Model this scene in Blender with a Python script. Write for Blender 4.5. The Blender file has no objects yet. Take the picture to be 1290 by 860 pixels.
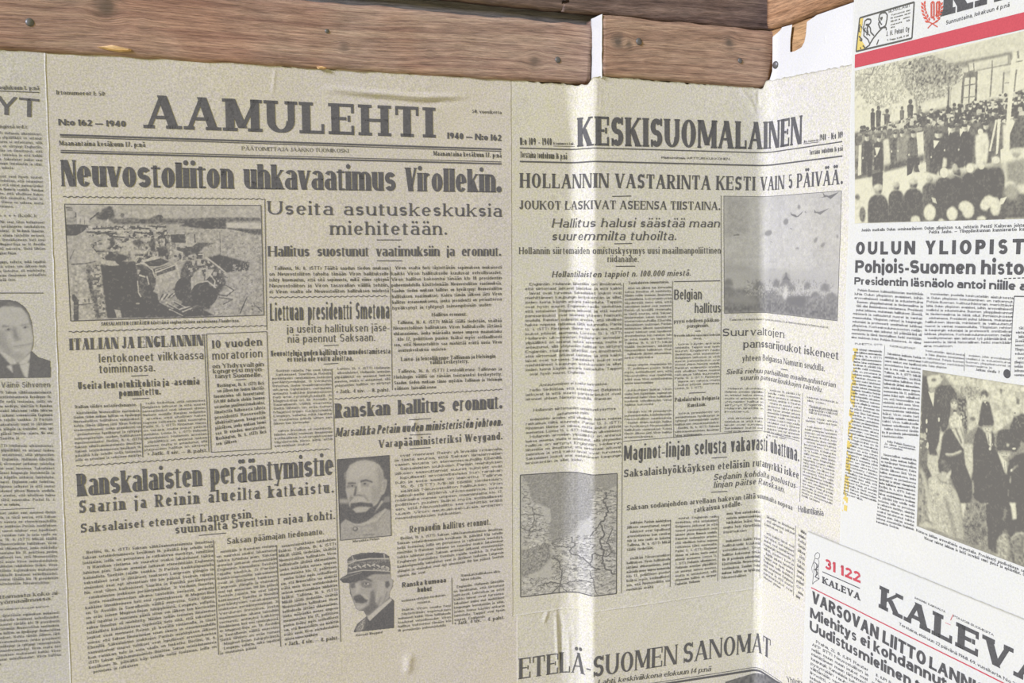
import bpy, math, random
import numpy as np
from mathutils import Matrix, Vector

random.seed(7)
SC = bpy.context.scene
COL = SC.collection
# ------------------------------------------------------------------ camera
PW, PH = 1290, 860
FPX, PITCH, YAW, ROLL, DIST = 1320.0649, 0.0910166, 0.3767618, -0.0041871, 0.9278774
ZO = 1.45                                   # height of the camera above the floor
cF = np.array([math.sin(YAW)*math.cos(PITCH), math.cos(YAW)*math.cos(PITCH), -math.sin(PITCH)])
_R = np.array([math.cos(YAW), -math.sin(YAW), 0.0]); _U = np.cross(_R, cF)
cR = math.cos(ROLL)*_R + math.sin(ROLL)*_U
cU = -math.sin(ROLL)*_R + math.cos(ROLL)*_U
cam = bpy.data.cameras.new('camera'); cam.sensor_width = 36; cam.lens = 36*FPX/PW; cam.clip_start = .01
co = bpy.data.objects.new('camera', cam); COL.objects.link(co)
M = Matrix.Identity(4)
for i in range(3):
    M[i][0], M[i][1], M[i][2] = cR[i], cU[i], -cF[i]
M[0][3], M[1][3], M[2][3] = 0, -DIST, ZO
co.matrix_world = M
SC.camera = co
# ------------------------------------------------------------------ light
SC.view_settings.view_transform = 'Standard'; SC.view_settings.look = 'None'
SC.view_settings.gamma = 1; SC.view_settings.use_curve_mapping = False
SC.view_settings.exposure = 0.0
wd = bpy.data.worlds.new('room_light'); SC.world = wd; wd.use_nodes = True
wd.node_tree.nodes['Background'].inputs[0].default_value = (1.0, .96, .46, 1)
wd.node_tree.nodes['Background'].inputs[1].default_value = .55
sun = bpy.data.lights.new('window_daylight', 'SUN'); sun.energy = 4.15; sun.angle = math.radians(14); sun.color = (1.0, 1.0, 1.24)
so = bpy.data.objects.new('window_daylight', sun); COL.objects.link(so)
_az = math.radians(67)                      # from the back wall's normal towards the right wall's normal
_sd = Vector((-math.sin(_az)*.93, -math.cos(_az)*.93, .36))
so.rotation_euler = _sd.to_track_quat('Z', 'Y').to_euler()

# ------------------------------------------------------------------ wall surface: s runs along the walls, z is up
STEP = .0204
X1, X2, XC = .4315, .4439, .6388            # along the back wall: foot and edge of the post's step, corner
LR = math.hypot(X2-X1, STEP); DS = LR-(X2-X1); SX2, SCN = X2+DS, XC+DS   # the same places measured along the paper
FR = dict(a=(0,0,3.909), b=(320,0,3.909), c=(640,0,3.909), d=(960,0,3.909), e=(0,200,3.909), f=(320,200,3.909),
          g=(640,200,3.909), h=(960,200,3.909), i=(0,400,3.909), j=(320,400,3.909), k=(640,400,3.909), l=(960,400,3.909),
          m=(0,640,3.909), n=(320,640,3.909), o=(640,640,3.909), p=(960,640,3.909), q1=(75,245,4.778), q2=(415,570,7.167),
          q3=(415,685,7.167), q4=(0,360,6.147), q5=(905,235,4.777), q6=(1075,30,6), q7=(1075,150,6), q8=(1150,460,3.307),
          m1=(645,590,5.057), r1=(1155,460,6.615), s5=(900,500,4.777), s8=(1075,0,6), P=(0,0,1))
def sz(fr, x, y):
    """point of the photograph, read in one of the crops, as (s, z) on the wall"""
    ox, oy, k = FR[fr]
    px, py = ox + x/k, oy + y/k
    r = cF + cR*(px-PW/2)/FPX - cU*(py-PH/2)/FPX
    t = (DIST-STEP)/r[1]; X = r[0]*t; z = r[2]*t
    if X > XC and r[0] > 0:
        t = XC/r[0]
        return SCN + (-STEP - (r[1]*t-DIST)), r[2]*t
    if X >= X2:
        return X+DS, z
    ta = DIST/r[1]; Xa = r[0]*ta
    if Xa <= X1:
        return Xa, r[2]*ta
    g = STEP/(X2-X1)                       # the ramp y = -g (x - X1)
    t = (DIST + g*X1)/(r[1] + g*r[0])
    return X1 + (r[0]*t-X1)*LR/(X2-X1), r[2]*t
def sharp(s):
    f = np.clip((s-X1)/LR, 0, 1)
    x = np.where(s < X1, s, np.where(s < SX2, X1+f*(X2-X1), np.minimum(s-DS, XC)))
    y = -STEP*f - np.maximum(s-SCN, 0)
    return x, y
def prof(s, z):
    r = np.where(np.abs(s-SCN) < .06, .009 + .010*np.clip((z-.02)/.12, 0, 1),
        .002)
    r1 = .004 + .010*np.clip((.10-z)/.4, 0, 1) + .006*np.clip((z-.10)/.04, 0, 1)
    f = np.clip((X1+.016-s)/.014, 0, 1); r = np.where(np.abs(s-X1) < .03, .002+(r1-.002)*f, r)
    X = np.zeros_like(s); Y = np.zeros_like(s)
    for t in np.linspace(-1, 1, 13):
        a, b = sharp(s + t*r); X += a; Y += b
    return X/13, Y/13
CREASES = []      # (polyline in s,z, height, width)
def crease(pts, h, w, frame='P'):
    CREASES.append((np.array([sz(frame, *p) for p in pts]), h, w))
def _segd(S, Z, a, b):
    d = b-a; L = (d@d) or 1e-9
    t = np.clip(((S-a[0])*d[0] + (Z-a[1])*d[1])/L, 0, 1)
    return np.hypot(S-a[0]-t*d[0], Z-a[1]-t*d[1]), t
crease([(405,111),(470,118),(530,123),(592,122)], .0034, .0020)
crease([(412,118),(470,124),(530,128),(590,127)], -.0012, .0024)
crease([(347,82),(343,122)], .0005, .0010)
crease([(692,241),(716,256),(727,276),(738,300),(752,309),(770,313)], .0016, .0017)
crease([(712,268),(728,282)], .0009, .0011)
crease([(695,246),(715,262)], -.0010, .0016)
crease([(700,382),(704,420),(703,470)], .0011, .0012)
crease([(700,770),(701,800),(703,850)], .0015, .0012)
crease([(690,768),(684,785)], .0012, .0018)
crease([(703,760),(708,790),(706,850)], -.0012, .0022)
crease([(716,790),(718,850)], .0012, .002)
crease([(520,522),(526,560)], .0010, .0030)
crease([(516,822),(512,850)], .0016, .0046)
crease([(508,832),(510,850)], -.0004, .0040)
crease([(950,640),(950,700),(949,790)], -.0007, .0011)
crease([(930,112),(944,128),(953,144)], .0016, .0020)
crease([(955,112),(956,135)], -.0012, .0022)
crease([(752,100),(752,135)], .0005, .0010)
crease([(756,112),(756,140)], .0004, .0010)
crease([(1008,447),(1022,460),(1040,478)], .0010, .0010)
crease([(640,118),(665,128)], .0006, .0028)
crease([(985,262),(990,330)], .0004, .0020)
crease([(1040,42),(1041,56)], .0003, .0008)
def bump(S, Z):
    B = .0004*np.sin(S*37+1.3)*np.sin(Z*31+.4) + .00012*np.sin(S*91+3*np.sin(Z*23))*np.sin(Z*77+2*np.sin(S*31))
    for pts, h, w in CREASES:
        lo = pts.min(0)-4*w; hi = pts.max(0)+4*w
        m = (S > lo[0]) & (S < hi[0]) & (Z > lo[1]) & (Z < hi[1])
        if not m.any(): continue
        s_, z_ = S[m], Z[m]; best = np.full(s_.shape, 9.)
        tt = np.zeros(s_.shape); nseg = len(pts)-1
        for i, (a, b) in enumerate(zip(pts[:-1], pts[1:])):
            dd, t = _segd(s_, z_, a, b); k = dd < best; best = np.where(k, dd, best); tt = np.where(k, (i+t)/nseg, tt)
        B[m] += h*np.exp(-(best/w)**2)*np.clip(5*tt*(1-tt), .02, 1)
    return B
def surf(S, Z, off):
    S = np.asarray(S, float); Z = np.asarray(Z, float)
    x, y = prof(S, Z); e = 4e-4
    xa, ya = prof(S-e, Z); xb, yb = prof(S+e, Z)
    tx, ty = xb-xa, yb-ya; L = np.hypot(tx, ty) + 1e-12
    nx, ny = ty/L, -tx/L
    d = off + bump(S, Z)
    return np.stack([x+nx*d, y+ny*d, Z+ZO], -1)

# ------------------------------------------------------------------ materials
def srgb(r, g, b):
    f = lambda c: (c/255/12.92) if c/255 < .04045 else ((c/255+.055)/1.055)**2.4
    return (f(r), f(g), f(b), 1)
def newmat(name, rough=.9):
    m = bpy.data.materials.new(name); m.use_nodes = True
    nt = m.node_tree; b = nt.nodes['Principled BSDF']
    b.inputs['Roughness'].default_value = rough; b.inputs['Specular IOR Level'].default_value = .15
    return m, nt, b
def N(nt, t, **kw):
    n = nt.nodes.new(t)
    for k, v in kw.items(): setattr(n, k, v)
    return n
def noise(nt, co_, scale, detail=2, rough=.5):
    n = N(nt, 'ShaderNodeTexNoise'); n.inputs['Scale'].default_value = scale; n.inputs['Detail'].default_value = detail
    n.inputs['Roughness'].default_value = rough
    nt.links.new(co_, n.inputs['Vector']); return n.outputs['Fac']
def ramp(nt, fac, stops):
    r = N(nt, 'ShaderNodeValToRGB'); e = r.color_ramp.elements
    while len(e) < len(stops): e.new(.5)
    for el, (p, c) in zip(e, stops): el.position = p; el.color = c
    nt.links.new(fac, r.inputs[0]); return r.outputs[0]
def mix(nt, fac, a, b, mode='MIX'):
    m = N(nt, 'ShaderNodeMix', data_type='RGBA', blend_type=mode)
    for s, v in ((0, fac), (6, a), (7, b)):
        if hasattr(v, 'is_linked'): nt.links.new(v, m.inputs[s])
        else: m.inputs[s].default_value = v
    return m.outputs[2]
def paper_color(nt, base, tint, grain):
    tc = N(nt, 'ShaderNodeTexCoord').outputs['Object']
    big = ramp(nt, noise(nt, tc, 9, 3), [(.35, base), (.68, tint)])
    ch = ramp(nt, noise(nt, tc, 330, 2, .6), [(.32, (.985+grain*.12, .992, 1.0+grain*.25, 1)), (.68, (1., 1.0, 1-grain*.75, 1))])
    big = mix(nt, 1.0, big, ch, 'MULTIPLY')
    g = ramp(nt, noise(nt, tc, 700, 3, .75), [(.30, (1-grain*1.1,)*3+(1,)), (.70, (1+grain,)*3+(1,))])
    return mix(nt, 1.0, big, g, 'MULTIPLY'), tc
def paper_mat(name, base, tint, grain=.1):
    m, nt, b = newmat(name)
    c, tc = paper_color(nt, base, tint, grain)
    nt.links.new(c, b.inputs['Base Color'])
    bp = N(nt, 'ShaderNodeBump'); bp.inputs['Strength'].default_value = .15; bp.inputs['Distance'].default_value = .0006
    nt.links.new(noise(nt, tc, 420, 3), bp.inputs['Height']); nt.links.new(bp.outputs[0], b.inputs['Normal'])
    return m
def halftone_mat(name, base, tint, ink, grain=.1):
    m, nt, b = newmat(name)
    c, tc = paper_color(nt, base, tint, grain)
    at = N(nt, 'ShaderNodeAttribute', attribute_name='tone')
    nt.links.new(mix(nt, at.outputs['Fac'], c, ink), b.inputs['Base Color'])
    return m
def ink_mat(name, c, var=.25):
    m, nt, b = newmat(name, .8)
    tc = N(nt, 'ShaderNodeTexCoord').outputs['Object']
    c2 = tuple(min(1, v*(1+var)) for v in c[:3])+(1,); c1 = tuple(v*(1-var*.4) for v in c[:3])+(1,)
    nt.links.new(ramp(nt, noise(nt, tc, 700, 2), [(.3, c1), (.7, c2)]), b.inputs['Base Color'])
    return m
lin = lambda r, g, b: (r, g, b, 1)
PAP = dict(old=(lin(.528,.512,.520), lin(.556,.532,.500)), grey=(lin(.505,.502,.525), lin(.53,.522,.525)),
           tan=(lin(.540,.537,.520), lin(.565,.553,.498)), white=(lin(.545,.560,.542), lin(.565,.572,.540)), lining=(lin(.575,.588,.59), lin(.61,.618,.62)))
MP = {k: paper_mat('paper_'+k, a, b, .24 if k in ('old','tan','grey') else .08) for k, (a, b) in PAP.items()}
INKC = dict(old=lin(.112,.112,.125), grey=lin(.13,.13,.145), tan=lin(.100,.100,.104), white=lin(.080,.081,.082))
MI = {k: ink_mat('ink_'+k, c) for k, c in INKC.items()}
MB = {k: ink_mat('body_ink_'+k, tuple(v*1.0 for v in c[:3])+(1,)) for k, c in INKC.items()}
MH = {k: halftone_mat('halftone_'+k, PAP[k][0], PAP[k][1], INKC[k]) for k in INKC}
MH['cream'] = halftone_mat('halftone_cream', lin(.55,.54,.40), lin(.575,.56,.42), lin(.088,.084,.080), .06)
MI['red'] = ink_mat('ink_red', lin(.43,.072,.088), .1)
MI['vermilion'] = ink_mat('ink_vermilion', lin(.48,.10,.07), .1)
MI['yellow'] = ink_mat('ink_yellow', lin(.55,.44,.13), .1)
MI['outline'] = ink_mat('ink_outline', lin(.09,.09,.08))

def wood_mat(name, dark, mid, light, knots=(), gs=190, gl=4.5, red=None):
    m, nt, b = newmat(name, .85)
    tc = N(nt, 'ShaderNodeTexCoord').outputs['Object']
    wob = N(nt, 'ShaderNodeTexNoise'); wob.inputs['Scale'].default_value = 5; nt.links.new(tc, wob.inputs['Vector'])
    vm = N(nt, 'ShaderNodeVectorMath', operation='MULTIPLY_ADD'); vm.inputs[1].default_value = (.0, .0, .012)
    nt.links.new(wob.outputs['Color'], vm.inputs[0]); nt.links.new(tc, vm.inputs[2])
    v = vm.outputs[0]
    for (kx, ky, kz, r, str_) in knots:            # the grain runs around every knot
        sb = N(nt, 'ShaderNodeVectorMath', operation='SUBTRACT'); nt.links.new(tc, sb.inputs[0]); sb.inputs[1].default_value = (kx, ky, kz)
        ln = N(nt, 'ShaderNodeVectorMath', operation='LENGTH'); nt.links.new(sb.outputs[0], ln.inputs[0])
        mr = N(nt, 'ShaderNodeMapRange', interpolation_type='SMOOTHSTEP'); nt.links.new(ln.outputs['Value'], mr.inputs[0])
        mr.inputs[1].default_value = 0; mr.inputs[2].default_value = r*3; mr.inputs[3].default_value = -.6; mr.inputs[4].default_value = 0
        sc_ = N(nt, 'ShaderNodeVectorMath', operation='SCALE'); nt.links.new(sb.outputs[0], sc_.inputs[0]); nt.links.new(mr.outputs[0], sc_.inputs['Scale'])
        ad = N(nt, 'ShaderNodeVectorMath', operation='ADD'); nt.links.new(v, ad.inputs[0]); nt.links.new(sc_.outputs[0], ad.inputs[1]); v = ad.outputs[0]
    mp = N(nt, 'ShaderNodeMapping'); mp.inputs['Scale'].default_value = (gl, gl, gs); nt.links.new(v, mp.inputs[0])
    g = noise(nt, mp.outputs[0], 1.0, 5, .65)
    mp2 = N(nt, 'ShaderNodeMapping'); mp2.inputs['Scale'].default_value = (gl*9, gl*9, gs*4); nt.links.new(v, mp2.inputs[0])
    g2 = noise(nt, mp2.outputs[0], 1.0, 4, .7)
    c = ramp(nt, g, [(.30, dark), (.48, mid), (.66, light)])
    c = mix(nt, 1.0, c, ramp(nt, g2, [(.3, lin(.52,.53,.55)), (.7, lin(1.50,1.47,1.42))]), 'MULTIPLY')
    if red:
        c = mix(nt, ramp(nt, noise(nt, tc, 7, 3), [(.42, lin(0,0,0)), (.62, lin(.75,.75,.75))]), c, red, 'MULTIPLY')
    for (kx, ky, kz, r, str_) in knots:
        sb = N(nt, 'ShaderNodeVectorMath', operation='DISTANCE'); nt.links.new(tc, sb.inputs[0]); sb.inputs[1].default_value = (kx, ky, kz)
        ns = N(nt, 'ShaderNodeMath', operation='MULTIPLY_ADD'); nt.links.new(noise(nt, tc, 160, 2), ns.inputs[0]); ns.inputs[1].default_value = r*.9; nt.links.new(sb.outputs['Value'], ns.inputs[2])
        f = ramp(nt, ns.outputs[0], [(max(0, r*.9), (str_,)*3+(1,)), (min(1, r*1.9), (0,0,0,1))])
        c = mix(nt, f, c, lin(.10,.085,.075))
    nt.links.new(c, b.inputs['Base Color'])
    bp = N(nt, 'ShaderNodeBump'); bp.inputs['Strength'].default_value = .8; bp.inputs['Distance'].default_value = .002
    nt.links.new(g2, bp.inputs['Height']); nt.links.new(bp.outputs[0], b.inputs['Normal'])
    return m

# ------------------------------------------------------------------ mesh helpers
def raw_mesh(name, V, F4, mat, parent=None, smooth=False):
    me = bpy.data.meshes.new(name); V = np.asarray(V, np.float32); F4 = np.asarray(F4, np.int32)
    me.vertices.add(len(V)); me.vertices.foreach_set('co', V.ravel())
    k = F4.shape[1]; me.loops.add(F4.size); me.loops.foreach_set('vertex_index', F4.ravel())
    me.polygons.add(len(F4)); me.polygons.foreach_set('loop_start', np.arange(0, F4.size, k, dtype=np.int32))
    try: me.polygons.foreach_set('loop_total', np.full(len(F4), k, np.int32))
    except Exception: pass
    if smooth: me.polygons.foreach_set('use_smooth', np.ones(len(F4), bool))
    me.update(calc_edges=True); me.validate()
    me.materials.append(mat)
    o = bpy.data.objects.new(name, me); COL.objects.link(o)
    if parent is not None: o.parent = parent
    return o
def tag(o, label=None, cat=None, group=None, kind=None):
    for k, v in (('label', label), ('category', cat), ('group', group), ('kind', kind)):
        if v: o[k] = v
    return o
def grid_faces(nu, nv):
    a = np.arange(nu*nv).reshape(nv, nu)
    return np.stack([a[:-1,:-1], a[:-1,1:], a[1:,1:], a[1:,:-1]], -1).reshape(-1, 4)
def rnd1(n, seed, amp, corr=6):
    r = np.random.RandomState(seed).randn(n+corr*2); k = np.hanning(corr+2)[1:-1]; k /= k.sum()
    return np.convolve(r, k, 'same')[corr:corr+n]*amp*1.5

class Sheet:
    """one newspaper sheet pasted on the wall, with what is printed on it as its parts"""
    def __init__(self, name, corners, off, pap, label, cat='newspaper', step=.0012, seed=1, rag=.0006, group=None, top=None):
        self.off, self.pap = off, pap
        tl, tr, br, bl = corners
        w = math.dist(tl, tr); hgt = max(math.dist(tl, bl), math.dist(tr, br))
        nu, nv = int(w/step)+2, int(hgt/(step*1.6))+2
        u = np.linspace(0, 1, nu); v = np.linspace(0, 1, nv); U, Vv = np.meshgrid(u, v)
        lerp = lambda k: (tl[k]*(1-U)+tr[k]*U)*(1-Vv)+(bl[k]*(1-U)+br[k]*U)*Vv
        S, Z = lerp(0), lerp(1)
        if top:                              # the upper edge follows the timber above
            q = np.array(sorted(pt(p) for p in top)); Z = np.interp(S, q[:, 0], q[:, 1])*(1-Vv) + (bl[1]*(1-U)+br[1]*U)*Vv
        Z[0] += rnd1(nu, seed, rag*(1 if top else .25)); Z[-1] += rnd1(nu, seed+1, rag*.15); S[:,0] += rnd1(nv, seed+2, rag*.3); S[:,-1] += rnd1(nv, seed+3, rag*.3)
        F = grid_faces(nu, nv)
        a = surf(S.ravel(), Z.ravel(), off); bk = surf(S.ravel(), Z.ravel(), off-.00025)
        n = nu*nv; idx = np.arange(n).reshape(nv, nu)
        rim = np.concatenate([idx[0,:], idx[1:,-1], idx[-1,-2::-1], idx[-2:0:-1,0]]); r2 = np.roll(rim, -1)
        side = np.stack([rim, rim+n, r2+n, r2], -1)
        root = bpy.data.objects.new(name, None); COL.objects.link(root)
        p0 = surf([np.mean([bl[0], br[0]])], [np.mean([bl[1], br[1]])], off)[0]
        root.location = p0.tolist(); self.loc = p0
        tag(root, label, cat, group); self.root = root
        self.mesh('sheet', np.concatenate([a, bk]), np.concatenate([F[:, ::-1], F + n, side]), MP[pap], True)
    def mesh(self, name, V, F, mat, smooth=False):
        return raw_mesh(name, V - self.loc, F, mat, self.root, smooth)
    def quads(self, name, Q, mat, lift=.0003):
        """Q: (n,4,2) quads in (s,z)"""
        Q = subdivide(np.asarray(Q, float))
        V = surf(Q[..., 0].ravel(), Q[..., 1].ravel(), self.off+lift)
        return self.mesh(name, V, np.arange(len(V)).reshape(-1, 4), mat)
def subdivide(Q, L=.0020):
    out = []
    e1 = np.hypot(*(Q[:,1]-Q[:,0]).T); e2 = np.hypot(*(Q[:,2]-Q[:,1]).T); e3 = np.hypot(*(Q[:,3]-Q[:,2]).T); e4 = np.hypot(*(Q[:,0]-Q[:,3]).T)
    nu = np.ceil(np.maximum(e1, e3)/L).astype(int).clip(1); nv = np.ceil(np.maximum(e2, e4)/L).astype(int).clip(1)
    one = (nu == 1) & (nv == 1); out.append(Q[one])
    for q, a, b in zip(Q[~one], nu[~one], nv[~one]):
        u, v = np.meshgrid(np.linspace(0, 1, a+1), np.linspace(0, 1, b+1))
        u = u[..., None]; v = v[..., None]
        g = (q[0]*(1-u)+q[1]*u)*(1-v)+(q[3]*(1-u)+q[2]*u)*v
        out.append(np.stack([g[:-1,:-1], g[:-1,1:], g[1:,1:], g[1:,:-1]], 2).reshape(-1, 4, 2))
    return np.concatenate(out)

# ------------------------------------------------------------------ lettering: strokes with stems, hairlines and serifs
# V x y0 y1 serif0 serif1 | T tick | H x0 x1 y | D x0 y0 x1 y1 weight serif0 serif1 | A cx cy rx ry a0 a1 | S (one weight arc) | O dot
_a, _d = 'a', 'd'
G = {
'A': (.98, [('D',0,0,.5,1,'h','s',''), ('D',1,0,.5,1,'t','s',''), ('H',.2,.8,.32)]),
'B': (.82, [('V',0,0,1,'l','l'), ('H',0,.5,1), ('H',0,.55,.52), ('H',0,.55,0), ('A',.48,.76,.44,.24,-90,90), ('A',.52,.26,.48,.26,-90,90)]),
'C': (.86, [('A',.5,.5,.5,.5,42,318), ('T',.95,.70,1)]),
'D': (.90, [('V',0,0,1,'l','l'), ('H',0,.45,1), ('H',0,.45,0), ('A',.45,.5,.55,.5,-90,90)]),
'E': (.78, [('V',0,0,1,'l','l'), ('H',0,1,1), ('H',0,.75,.52), ('H',0,1,0), ('T',1,.70,1), ('T',1,0,.30), ('T',.75,.42,.62)]),
'F': (.74, [('V',0,0,1,'s','l'), ('H',0,1,1), ('H',0,.75,.52), ('T',1,.70,1)]),
'G': (.92, [('A',.5,.5,.5,.5,42,330), ('T',.95,.72,1), ('V',.92,.06,.45,'','s')]),
'H': (.96, [('V',0,0,1,'s','s'), ('V',1,0,1,'s','s'), ('H',0,1,.5)]),
'I': (.0, [('V',.5,0,1,'s','s')]),
'J': (.55, [('V',.85,.2,1,'','s'), ('A',.42,.22,.43,.22,180,360)]),
'K': (.94, [('V',0,0,1,'s','s'), ('D',.1,.42,.95,1,'h','','s'), ('D',1,0,.38,.60,'t','s','')]),
'L': (.74, [('V',0,0,1,'l','s'), ('H',0,1,0), ('T',1,0,.32)]),
'M': (1.08, [('V',0,0,1,'s','l','h'), ('V',1,0,1,'s','r'), ('D',.5,.1,.03,1,'t','',''), ('D',.5,.1,.97,1,'h','','')]),
'N': (.96, [('V',0,0,1,'s','l','h'), ('V',1,0,1,'','s','h'), ('D',1,0,0,1,'t','','')]),
'O': (.92, [('A',.5,.5,.5,.5,0,360)]),
'P': (.78, [('V',0,0,1,'s','l'), ('H',0,.5,1), ('H',0,.5,.46), ('A',.48,.73,.52,.27,-90,90)]),
'R': (.88, [('V',0,0,1,'s','l'), ('H',0,.5,1), ('H',0,.5,.5), ('A',.45,.75,.47,.25,-90,90), ('D',1,0,.45,.5,'t','r','')]),
'S': (.74, [('S',.5,.745,.5,.255,25,270), ('S',.5,.255,.5,.255,-155,90), ('T',.95,.74,1), ('T',.05,0,.26)]),
'T': (.84, [('V',.5,0,1,'s',''), ('H',0,1,1), ('T',0,.70,1), ('T',1,.70,1)]),
'U': (.92, [('V',0,.35,1,'','s'), ('V',1,.35,1,'','s','m'), ('A',.5,.36,.5,.36,180,360)]),
'V': (.94, [('D',.5,0,0,1,'t','','s'), ('D',.5,0,1,1,'h','','s')]),
'W': (1.35, [('D',.25,0,0,1,'t','','s'), ('D',.25,0,.5,1,'h','',''), ('D',.75,0,.5,1,'t','',''), ('D',.75,0,1,1,'h','','s')]),
'Y': (.90, [('D',.5,.42,0,1,'t','','s'), ('D',.5,.42,1,1,'h','','s'), ('V',.5,0,.46,'s','')]),
'Z': (.8, [('H',0,1,1), ('H',0,1,0), ('D',0,0,1,1,'t','','')]),
'a': (.62, [('V',1,0,.66,'r',''), ('A',.5,.68,.5,.32,0,150), ('H',.45,1,.56), ('A',.45,.28,.45,.28,90,270), ('H',.45,1,0)]),
'b': (.66, [('V',0,0,_a,'','l'), ('A',.5,.5,.5,.5,-180,180)]),
'c': (.58, [('A',.5,.5,.5,.5,45,315)]),
'd': (.66, [('V',1,0,_a,'r','l'), ('A',.5,.5,.5,.5,0,360)]),
'e': (.62, [('A',.5,.5,.5,.5,0,322), ('H',.04,.96,.50)]),
'f': (.36, [('V',.3,0,.86,'s','','c'), ('S',.85,1.12,.55,.22,80,180), ('H',-.1,1,1)]),
'g': (.64, [('A',.5,.5,.5,.5,0,360), ('V',1,-.1,1,'','r'), ('A',.5,-.08,.5,.30,200,360)]),
'h': (.66, [('V',0,0,_a,'s','l'), ('A',.5,.62,.5,.38,0,180), ('V',1,0,.64,'s','')]),
'i': (.0, [('V',.5,0,1,'s','l'), ('O',.5,1.32)]),
'j': (.12, [('V',1,-.15,1,'','l'), ('S',.2,-.13,.8,.28,240,360), ('O',1,1.32)]),
'k': (.66, [('V',0,0,_a,'s','l'), ('D',.1,.40,.92,1,'h','','s'), ('D',1,0,.35,.62,'t','s','')]),
'l': (.0, [('V',.5,0,_a,'s','l')]),
'm': (1.08, [('V',0,0,1,'s','l'), ('A',.25,.62,.25,.38,0,180), ('V',.5,0,.64,'s',''), ('A',.75,.62,.25,.38,0,180), ('V',1,0,.64,'s','')]),
'n': (.66, [('V',0,0,1,'s','l'), ('A',.5,.62,.5,.38,0,180), ('V',1,0,.64,'s','')]),
'o': (.64, [('A',.5,.5,.5,.5,0,360)]),
'p': (.66, [('V',0,_d,1,'s','l'), ('A',.5,.5,.5,.5,-180,180)]),
'q': (.66, [('V',1,_d,1,'s',''), ('A',.5,.5,.5,.5,0,360)]),
'r': (.44, [('V',0,0,1,'s','l'), ('S',.62,.62,.62,.38,55,180)]),
's': (.52, [('S',.5,.745,.5,.255,25,270), ('S',.5,.255,.5,.255,-155,90)]),
't': (.38, [('V',.3,.0,.86,'','','c'), ('H',-.15,1,1), ('H',.3,1,0)]),
'u': (.66, [('V',0,.36,1,'','l'), ('V',1,0,1,'r','l'), ('A',.5,.38,.5,.38,180,360)]),
'v': (.62, [('D',.5,0,0,1,'t','','s'), ('D',.5,0,1,1,'h','','s')]),
'w': (.95, [('D',.25,0,0,1,'t','','s'), ('D',.25,0,.5,1,'h','',''), ('D',.75,0,.5,1,'t','',''), ('D',.75,0,1,1,'h','','s')]),
'x': (.62, [('D',1,0,0,1,'t','s','s'), ('D',0,0,1,1,'h','s','s')]),
'y': (.62, [('D',.5,0,0,1,'t','','s'), ('D',.25,-.42,1,1,'h','','s'), ('H',0,.3,-.40)]),
'z': (.56, [('H',0,1,1), ('H',0,1,0), ('D',0,0,1,1,'t','','')]),
'0': (.62, [('A',.5,.5,.5,.5,0,360)]),
'1': (.30, [('V',.7,0,1,'s',''), ('D',0,.74,.7,1,'h','','')]),
'2': (.60, [('S',.5,.74,.5,.26,-20,165), ('D',0,.06,.97,.66,'h','',''), ('H',0,1,0)]),
'3': (.60, [('S',.48,.755,.46,.245,-90,155), ('S',.5,.27,.5,.27,-155,90)]),
'4': (.66, [('V',.75,0,1,'s',''), ('H',0,1,.25), ('D',0,.27,.75,1,'h','','')]),
'5': (.60, [('S',.46,.31,.54,.31,-150,130), ('H',.1,.95,1), ('T',.12,.5,1)]),
'6': (.64, [('A',.5,.29,.5,.29,0,360), ('S',.72,.42,.72,.56,95,180)]),
'7': (.60, [('H',0,1,1), ('D',.3,0,1,1,'t','','')]),
'8': (.64, [('S',.5,.755,.44,.245,0,360), ('S',.5,.26,.5,.26,0,360)]),
'9': (.64, [('A',.5,.71,.5,.29,0,360), ('S',.28,.58,.72,.56,-85,0)]),
'.': (.0, [('O',.5,.0)]), ',': (.0, [('O',.5,.0), ('D',.2,-.16,.8,.06,'h','','')]), ':': (.0, [('O',.5,.0), ('O',.5,.42)]),
'-': (.30, [('B',0,1,.32)]), '—': (.95, [('B',0,1,.36)]), '(': (.2, [('S',1.3,.4,1.2,.62,125,235)]), ')': (.2, [('S',-.3,.4,1.2,.62,-55,55)]),
'*': (.45, [('B',0,1,.42), ('D',.15,.15,.85,.7,'h','',''), ('D',.85,.15,.15,.7,'h','','')]), '”': (.25, [('D',.1,.75,.25,1,'h','',''), ('D',.8,.75,.95,1,'h','','')]),
'!': (.0, [('V',.5,.25,1,'',''), ('O',.5,.0)]), '/': (.4, [('D',0,-.1,1,1,'h','','')]),
}
for u_, b_ in (('Ä','A'), ('Ö','O'), ('Å','A')):
    G[u_] = (G[b_][0], G[b_][1] + [('O',.28,1.13), ('O',.72,1.13)])
for u_, b_ in (('ä','a'), ('ö','o'), ('å','a')):
    G[u_] = (G[b_][0], G[b_][1] + [('O',.2,1.30), ('O',.80,1.30)])
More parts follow.
